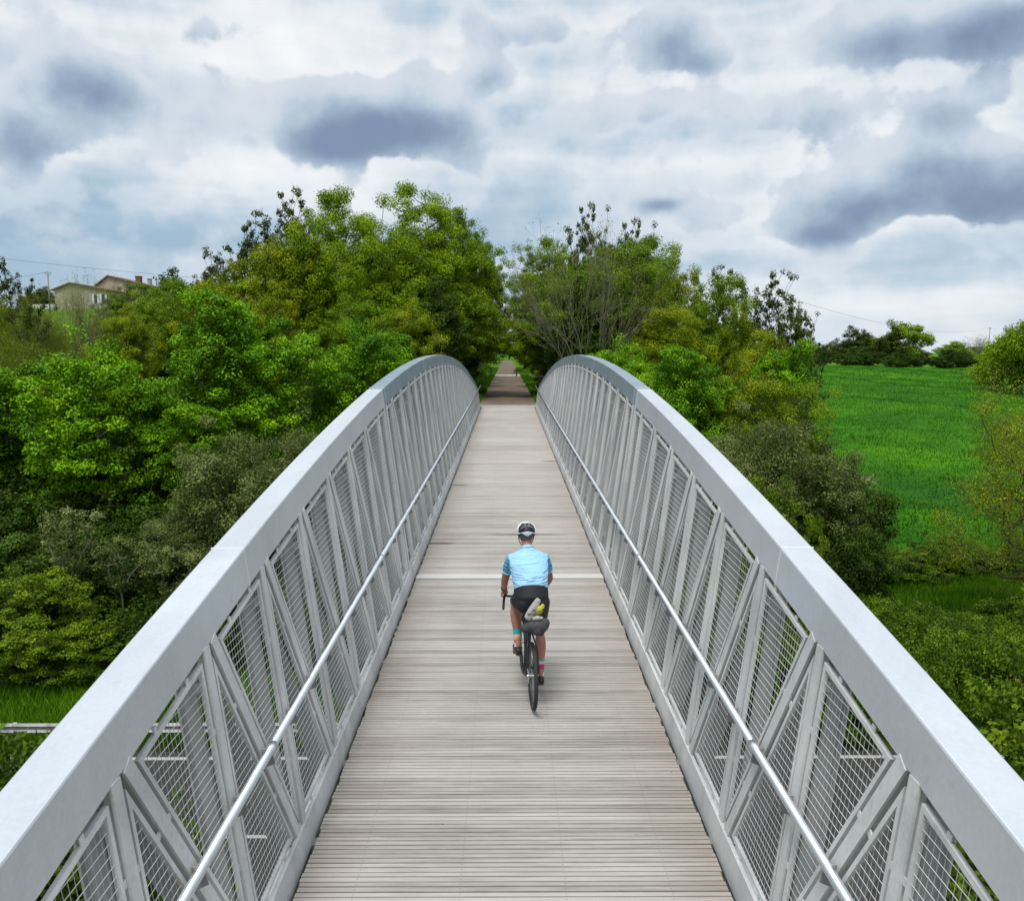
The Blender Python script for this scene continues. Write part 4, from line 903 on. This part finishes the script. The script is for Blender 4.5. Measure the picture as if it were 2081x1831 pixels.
b = MB(); b.loft([[(xx, rr*math.cos(a), .345+rr*math.sin(a)) for a in np.linspace(0, 2*PI, 20, endpoint=False)] for xx, rr in ((.028, .075), (.034, .065), (.042, .05), (.05, .035))]); b.build('cassette', M['alu'], bike)
b = MB(); b.bar((.055, .01, .30), (.06, .05, .22), .012, .03); b.tube([(.052, .035, .24), (.058, .035, .24)], .022, 12); b.tube([(.052, .06, .19), (.058, .06, .19)], .022, 12); b.build('derailleur', M['black'], bike)
def ringe(c, t, rx, ry, n=18, side=(1, 0, 0)):
    c = Vector(c); t = Vector(t).normalized(); sx = Vector(side); sx = (sx-t*sx.dot(t)).normalized(); u = t.cross(sx)
    return [c+sx*math.cos(2*PI*k/n)*rx+u*math.sin(2*PI*k/n)*ry for k in range(n)]
def limb(bm, pts, side=(1, 0, 0), n=18, **kw):     # pts: (centre, rx, ry); rounded ends
    P_ = [Vector(p[0]) for p in pts]; R = []
    for i, (c, rx, ry) in enumerate(pts):
        t = P_[min(i+1, len(P_)-1)]-P_[max(i-1, 0)]; R.append(ringe(c, t, rx, ry, n, side))
    for end, nxt in ((0, 1), (-1, -2)):
        t = (P_[end]-P_[nxt]).normalized(); c, rx, ry = pts[end]; caps = [ringe(P_[end]+t*min(rx, ry)*.45, -t if end == 0 else t, rx*.82, ry*.82, n, side), ringe(P_[end]+t*min(rx, ry)*.8, -t if end == 0 else t, rx*.42, ry*.42, n, side)]
        if end == 0: R = caps[::-1]+R
        else: R = R+caps
    bm.loft(R, **kw)
DEPS = []
def remeshed(bm, name, m, parent, vox, sm=6, fac=.5, **kw):
    tmp = bpy.data.objects.new('tmp', bm.mesh('tmp', m)); C.objects.link(tmp)
    r = tmp.modifiers.new('r', 'REMESH'); r.mode = 'VOXEL'; r.voxel_size = vox; s_ = tmp.modifiers.new('s', 'SMOOTH'); s_.factor = fac; s_.iterations = sm
    bpy.context.view_layer.update(); dg = bpy.context.evaluated_depsgraph_get(); me = bpy.data.meshes.new_from_object(tmp.evaluated_get(dg)); bpy.data.objects.remove(tmp)
    me.name = name; me.materials.clear(); me.materials.append(m); me.polygons.foreach_set('use_smooth', [True]*len(me.polygons))
    o = bpy.data.objects.new(name, me); C.objects.link(o); o.parent = parent; return tag(o, **kw)
# rider in the bicycle's own axes: forward is +y, right is +x, origin under the rear wheel
rider = empty('person', (BX, BY, dz_(BY)+.004), BROT, label='cyclist seen from behind in a light blue jersey, black shorts and white helmet', cat='person')
HIPL, HIPR = Vector((-.105, .20, 1.09)), Vector((.105, .20, 1.07))
KL, KR = Vector((-.135, .60, .97)), Vector((.135, .50, .66))
AL, AR = Vector((-.115, .385, .550)), Vector((.125, .335, .235))
SHL, SHR = Vector((-.186, .50, 1.452)), Vector((.186, .50, 1.452))
EL, ER = Vector((-.240, .60, 1.195)), Vector((.250, .60, 1.205))
WL, WR = Vector((-.228, .875, 1.015)), Vector((.222, .875, 1.015))
NK = Vector((0, .545, 1.54)); HD = Vector((-.005, .63, 1.68))
TORSO = [((0, .165, 1.05), .160, .110), ((0, .16, 1.14), .172, .122), ((0, .195, 1.23), .168, .118), ((0, .27, 1.31), .176, .114), ((0, .36, 1.385), .190, .112), ((0, .435, 1.44), .190, .100), ((0, .492, 1.485), .135, .080), ((0, .54, 1.54), .070, .066)]
def seg(a, b_, *pr): return [(a.lerp(b_, t), r1, r2) for t, r1, r2 in pr]
body = MB(); limb(body, [(c, rx*.93, ry*.93) for c, rx, ry in TORSO])
limb(body, [(NK-Vector((0, .03, .06)), .066, .064), (NK, .058, .060), (NK.lerp(HD, .5), .054, .058), (HD-Vector((0, .01, .02)), .055, .06)])
body.ellip(HD+Vector((0, -.002, .028)), (.075, .096, .100), nu=20, nv=14)                 # skull
body.ellip(HD+Vector((0, .045, -.055)), (.055, .058, .062), nu=16, nv=10)                    # jaw
body.ellip(HD+Vector((0, .104, -.005)), (.012, .020, .024), nu=10, nv=8)                     # nose
body.ellip(HD+Vector((0, .092, -.052)), (.024, .012, .010), nu=10, nv=8)                     # lips
for s in (-1, 1):
    body.ellip(HD+Vector((s*.079, .0, -.012)), (.009, .018, .031), nu=10, nv=8)              # ears
for SH, E_, Wr, s in ((SHL, EL, WL, -1), (SHR, ER, WR, 1)):
    limb(body, [(Vector((s*.12, .46, 1.45)), .06, .06)]+seg(SH, E_, (0, .058, .058), (.3, .052, .054), (.7, .043, .045), (1, .038, .040))+seg(E_, Wr, (.2, .042, .040), (.5, .036, .036), (.85, .027, .025), (1, .025, .021)), side=(0, 1, 0))
    # hand closed round the brake hood: palm, four fingers of different length and a thumb
    H0 = Vector((s*.210, .955, .938)); d = (H0-Wr).normalized()
    limb(body, [(Wr, .025, .021), (Wr.lerp(H0, .45)+Vector((s*.004, 0, .012)), .036, .018), (H0+Vector((s*.002, -.012, .012)), .040, .017)], side=(1, 0, 0), n=14)
    for j, (L_, fy) in enumerate(((.92, .030), (1.0, .010), (.95, -.010), (.78, -.029))):
        k0 = Vector((s*.232, .952+fy, .950)); p1 = k0+Vector((s*.016, .008, -.010)); p2 = p1+Vector((s*.003, .006, -.028*L_)); p3 = p2+Vector((-s*.018, .003, -.017*L_)); p4 = p3+Vector((-s*.014, -.001, .006))
        limb(body, [(k0-Vector((s*.02, 0, 0)), .0095, .0095), (k0, .0092, .0092), (p1, .0088, .0088), (p2, .0082, .0082), (p3, .0075, .0075), (p4, .0065, .0065)], n=8)
    t0 = Wr.lerp(H0, .55)-Vector((s*.022, 0, .002)); t1 = t0+Vector((-s*.014, .026, -.008)); t2 = t1+Vector((s*.004, .026, -.016)); limb(body, [(t0, .013, .012), (t1, .011, .010), (t2, .008, .008)], n=8)
for HP, K, A, s in ((HIPL, KL, AL, -1), (HIPR, KR, AR, 1)):
    cb = Vector((0, -.018, 0))
    limb(body, [(HP, .088, .095)]+seg(HP, K, (.25, .082, .085), (.6, .066, .068), (.92, .052, .055))+[(K, .050, .054)]+[(K.lerp(A, .12)+cb*.3, .048, .052), (K.lerp(A, .32)+cb, .061, .064), (K.lerp(A, .5)+cb*.7, .054, .057), (K.lerp(A, .78), .035, .038), (A, .031, .036), (A-Vector((0, .0, .05)), .032, .04)])
remeshed(body, 'body', skin, rider, .0062, 3, .4)
# glutes, shorts
jersey_m, jt, jp = mat('jersey_fabric', (.31, .56, .80), .75)
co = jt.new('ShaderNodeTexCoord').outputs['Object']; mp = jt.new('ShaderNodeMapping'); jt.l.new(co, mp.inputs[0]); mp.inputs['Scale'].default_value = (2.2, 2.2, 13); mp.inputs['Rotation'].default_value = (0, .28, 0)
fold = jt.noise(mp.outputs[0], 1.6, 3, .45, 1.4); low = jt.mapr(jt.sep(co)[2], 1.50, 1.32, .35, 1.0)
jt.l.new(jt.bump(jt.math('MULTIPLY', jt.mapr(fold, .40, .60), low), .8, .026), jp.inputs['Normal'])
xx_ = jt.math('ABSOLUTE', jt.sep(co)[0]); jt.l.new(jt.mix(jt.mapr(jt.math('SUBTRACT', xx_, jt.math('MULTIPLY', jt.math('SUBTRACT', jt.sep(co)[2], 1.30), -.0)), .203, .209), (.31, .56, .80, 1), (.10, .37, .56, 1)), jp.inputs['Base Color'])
jr = MB(); limb(jr, [(Vector((0, .185, 1.215)), .184, .132), (Vector((0, .215, 1.25)), .182, .130)]+[(Vector(c), rx*1.07+.004, ry*1.07+.006) for c, rx, ry in TORSO[3:7]]+[(Vector((0, .50, 1.50)), .125, .082), (Vector((0, .535, 1.545)), .078, .072)], n=24)
for SH, E_, s in ((SHL, EL, -1), (SHR, ER, 1)):
    limb(jr, [(Vector((s*.10, .45, 1.44)), .075, .072)]+seg(SH, E_, (.0, .060, .062), (.3, .058, .060), (.58, .054, .056)), side=(0, 1, 0))
for s in (-1, 1): jr.ellip((s*.085, .37, 1.405), (.078, .055, .085)); limb(jr, [(Vector((s*.04, .50, 1.515)), .05, .05), (Vector((s*.11, .49, 1.485)), .055, .055), (Vector((s*.175, .49, 1.450)), .058, .058)], side=(0, 1, 0))     # shoulder blades
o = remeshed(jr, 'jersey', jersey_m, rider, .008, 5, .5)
b = MB(); b.tube([Vector((0, .540, 1.565))+Vector((math.cos(t)*.064, math.sin(t)*.062, -.016*math.sin(t)-.004)) for t in np.linspace(0, 2*PI, 25)], .010, 8); b.build('collar', mat('navy_collar', (.02, .04, .12), .8)[0], rider, smooth=True)
for SH, E_, s in ((SHL, EL, -1), (SHR, ER, 1)):
    c = SH.lerp(E_, .585); t = (E_-SH).normalized(); u = t.cross(Vector((0, 1, 0))).normalized(); v_ = t.cross(u)
    b = MB(); b.tube([c+(u*math.cos(a)+v_*math.sin(a))*.055 for a in np.linspace(0, 2*PI, 21)], .006, 6); b.build('cuff', mat('pale_cuff', (.30, .52, .66), .8)[0], rider, smooth=True)
sh_m, st_, sp_ = mat('shorts_fabric', (.011, .011, .014), .62); sh = MB()
limb(sh, [(Vector(c), rx*1.03+.006, ry*1.03+.008) for c, rx, ry in TORSO[:3]]+[(Vector((0, .215, 1.26)), .170, .116)], n=24)
for HP, K, s in ((HIPL, KL, -1), (HIPR, KR, 1)):
    sh.ellip((s*.078, .125, 1.075), (.088, .085, .105))
    limb(sh, [(HP, .098, .105)]+seg(HP, K, (.25, .091, .094), (.55, .076, .080), (.76 if s > 0 else .70, .069, .072)))
remeshed(sh, 'shorts', sh_m, rider, .008, 5, .5)
# hair, socks, shoes
b = MB(); b.ellip(HD+Vector((0, -.012, .018)), (.079, .094, .098), nu=24, nv=16); hb = b.build('hair', simple_noise('grey_hair', [(.35, (.05, .04, .035)), (.65, (.22, .19, .17))], 60, .9, .8, .004), rider, smooth=True)
import bmesh
def trim(o, fn):
    bm = bmesh.new(); bm.from_mesh(o.data); bmesh.ops.delete(bm, geom=[f for f in bm.faces if fn(f.calc_center_median())], context='FACES'); bm.to_mesh(o.data); bm.free()
trim(hb, lambda c: c.y > HD.y+.03 or c.z < HD.z-.062)
for s in (-1, 1):
    b = MB(); b.ellip(HD+Vector((s*.030, .086, .018)), (.013, .010, .008), nu=10, nv=8); b.build('eye', mat('eye_white', (.8, .8, .78), .2)[0], rider, smooth=True)
SC_ = [mat('sock_'+n, c, .85)[0] for n, c in (('teal', (.02, .42, .44)), ('cream', (.66, .50, .36)), ('magenta', (.55, .03, .15)), ('white', (.68, .68, .72)), ('orange', (.80, .36, .16)))]
for K, A, seq in ((KL, AL, (3, 3, 2, 4, 1, 0, 0)), (KR, AR, (3, 3, 0, 2, 2, 1, 0))):
    top_ = K.lerp(A, .66); bot = A-Vector((0, 0, .045)); n = len(seq); sk = MB()
    for i, c in enumerate(seq):
        a = bot.lerp(top_, i/n); e = bot.lerp(top_, (i+1)/n); r1_ = .037+.008*(i/n); r2_ = .037+.008*((i+1)/n); t = top_-bot
        R1 = ringe(a, t, r1_, r1_+.005); R2 = ringe(e, t, r2_, r2_+.005); sk.add(R1+R2, [(k, (k+1) % 18, 18+(k+1) % 18, 18+k) for k in range(18)], mi=c)
    sk.build('sock', SC_, rider, smooth=True)
shoe_m = mat('shoe_upper', (.016, .015, .015), .5)[0]; sole_m = mat('shoe_sole', (.20, .13, .075), .7)[0]
for A, pd, s in ((AL, pl_, -1), (AR, pr_, 1)):
    heel = Vector((A.x, A.y-.055, A.z-.085)); toe = Vector((pd.x+s*.05, pd.y+.09, pd.z+.045)); m_ = MB(); ln = toe-heel
    limb(m_, [(heel+Vector((0, 0, .022)), .034, .036), (heel+ln*.3+Vector((0, 0, .030)), .037, .044), (heel+ln*.62+Vector((0, 0, .018)), .044, .034), (heel+ln*.9+Vector((0, 0, .008)), .040, .024)])
    limb(m_, [(A-Vector((0, 0, .03)), .038, .043), (A-Vector((0, 0, .075)), .037, .043)])
    so_ = remeshed(m_, 'shoe', shoe_m, rider, .007, 4, .5)
    m_ = MB(); up_ = Vector((0, 0, 1)); pr2 = []
    for t, wd in ((-.02, .022), (.05, .032), (.3, .034), (.6, .046), (.85, .042), (1.0, .024)):
        c = heel+ln*t-Vector((0, 0, .012)); pr2.append([c+Vector((-wd, 0, 0)), c+Vector((wd, 0, 0)), c+Vector((wd*.9, 0, -.016)), c+Vector((-wd*.9, 0, -.016))])
    m_.loft(pr2); bevel(m_.build('sole', sole_m, so_), .004)
b = MB(); cW = WL.lerp(EL, .12); tW = (EL-WL).normalized(); u = tW.cross(Vector((0, 0, 1))).normalized(); v_ = tW.cross(u)
b.tube([cW+(u*math.cos(a)*.030+v_*math.sin(a)*.027) for a in np.linspace(0, 2*PI, 17)], .007, 6); b.tube([cW-v_*.027, cW-v_*.040], .018, 14); b.build('wrist_watch', M['black'], rider, smooth=True)
# helmet: white outer shell with large dark rear vents over a dark liner
hel = empty('helmet', (0, 0, 0)); hel.parent = rider
HC = HD+Vector((0, -.010, .058)); tiltm = Matrix.Rotation(math.radians(-8), 3, 'X')
b = MB(); b.ellip(HC, (.099, .128, .088), tiltm, 36, 22); ln_ = b.build('helmet_liner', mat('helmet_black', (.014, .014, .016), .45)[0], rider, smooth=True)
bpy.data.objects.remove(hel)
inv = tiltm.inverted(); trim(ln_, lambda c: (inv @ (c-HC)).z < -.036)
b = MB(); b.ellip(HC, (.107, .138, .096), tiltm, 96, 60); shl = b.build('helmet', mat('helmet_white', (.80, .80, .82), .3)[0], rider, smooth=True)
def vents(c):
    q = inv @ (c-HC); x_, y_, z_ = q.x/.107, q.y/.138, q.z/.096
    if z_ < -.42-.16*math.cos(x_*5.2)*(y_ < 0): return True
    a = math.atan2(x_, -y_); e = math.asin(max(-1, min(1, z_)))     # a = 0 straight behind
    if abs(a) < 1.15 and -.16+.22*math.cos(a*3.0)*.45 < e < 1.18-.12*abs(a):
        # grey struts are separate pieces; leave the white band thin around the opening
        return True
    if y_ > -.1 and e > .15:
        return any(abs(x_-k) < .055 for k in (-.62, -.32, 0, .32, .62)) and e < 1.15 and y_ > .05
    return False
trim(shl, vents); so2 = shl.modifiers.new('t', 'SOLIDIFY'); so2.thickness = .009; so2.offset = -1
b = MB()
def hp(a, e, r=1.02): q = Vector((.105*r*math.sin(a)*math.cos(e), -.136*r*math.cos(a)*math.cos(e), .094*r*math.sin(e))); return HC+tiltm @ q
for s in (-1, 1):
    b.tube([hp(s*.85, .12), hp(s*.48, .42), hp(s*.20, .55), hp(s*.30, .85), hp(s*.42, 1.0)], [.006, .008, .008, .007, .005], 8)
b.tube([hp(-.22, .55), hp(0, .50), hp(.22, .55)], .007, 8)
b.build('helmet_strut', mat('helmet_grey', (.16, .16, .17), .5)[0], rider, smooth=True)
for s in (-1, 1):
    b = MB(); b.tube([HD+Vector((s*.088, -.03, .02)), HD+Vector((s*.078, .01, -.05)), HD+Vector((s*.05, .035, -.115))], .005, 6); b.build('helmet_strap', M['black'], rider)
# bags strapped behind the saddle
bag_m = simple_noise('bag_fabric', [(.3, (.014, .014, .015)), (.7, (.085, .085, .088))], 14, .75, .9, .012)
def local(name, label, cat, group=None):
    return empty(name, (BX, BY, dz_(BY)+.004), BROT, label=label, cat=cat, group=group)
sb = local('saddle_bag', 'dark grey saddle bag strapped under the rider, behind the seat', 'bag')
m_ = MB(); limb(m_, [(Vector((.0, .13, .90)), .04, .045), (Vector((.01, .04, .905)), .085, .065), (Vector((.02, -.05, .915)), .115, .085), (Vector((.025, -.13, .925)), .118, .085), (Vector((.025, -.17, .925)), .10, .068)], n=24)
for q in ((-.09, -.14, .90, .05), (.11, -.12, .945, .05), (.02, -.18, .89, .055), (.06, -.12, .86, .05)): m_.ellip(q[:3], (q[3],)*3)
remeshed(m_, 'bag_body', bag_m, sb, .008, 3, .5)
for yy in (-.03, -.12):
    b = MB(); b.tube([Vector((.022+math.cos(t)*.126, yy, .92+math.sin(t)*.093)) for t in np.linspace(0, 2*PI, 25)], .005, 6); b.build('strap', M['black'], sb, smooth=True)
pale = simple_noise('pale_grey_foam', [(.3, (.25, .245, .23)), (.7, (.42, .41, .385))], 20, .8, .3, .004); yel = mat('yellow_pouch', (.42, .40, .03), .7)[0]
t1 = local('sandal', 'pale grey sandal strapped upright on the saddle bag, leaning left', 'sandal', 'sandals on the saddle bag')
m_ = MB(); limb(m_, [(Vector((-.065, -.14, 1.005)), .042, .026), (Vector((-.03, -.13, 1.06)), .046, .028), (Vector((.01, -.11, 1.12)), .040, .026), (Vector((.045, -.09, 1.175)), .030, .020)]); remeshed(m_, 'foot_bed', pale, t1, .006, 3)
b = MB(); b.tube([(-.075, -.165, 1.06), (-.02, -.17, 1.075), (.02, -.145, 1.04)], .007, 8); b.build('strap', pale, t1, smooth=True)
t2 = local('sandal', 'small pale grey sandal heel lying across the top of the saddle bag', 'sandal', 'sandals on the saddle bag')
m_ = MB(); limb(m_, [(Vector((-.01, -.16, 1.005)), .026, .020), (Vector((.03, -.165, 1.015)), .032, .024), (Vector((.07, -.15, 1.005)), .026, .02)], side=(0, 1, 0)); remeshed(m_, 'foot_bed', pale, t2, .006, 3)
yp = local('yellow_pouch', 'yellow pouch held by black cord between the sandals', 'pouch')
m_ = MB(); m_.ellip((.055, -.135, 1.085), (.035, .030, .042)); m_.ellip((.085, -.12, 1.115), (.022, .02, .03)); m_.ellip((.035, -.15, 1.06), (.03, .02, .025)); remeshed(m_, 'pouch_body', yel, yp, .006, 3)
b = MB(); b.tube([(-.06, -.168, 1.055), (-.01, -.172, 1.10), (.05, -.168, 1.075), (.09, -.15, 1.10)], .0035, 6); b.tube([(-.02, -.16, 1.10), (.03, -.178, 1.06), (.08, -.162, 1.04)], .0035, 6); b.build('cord', M['black'], yp, smooth=True)
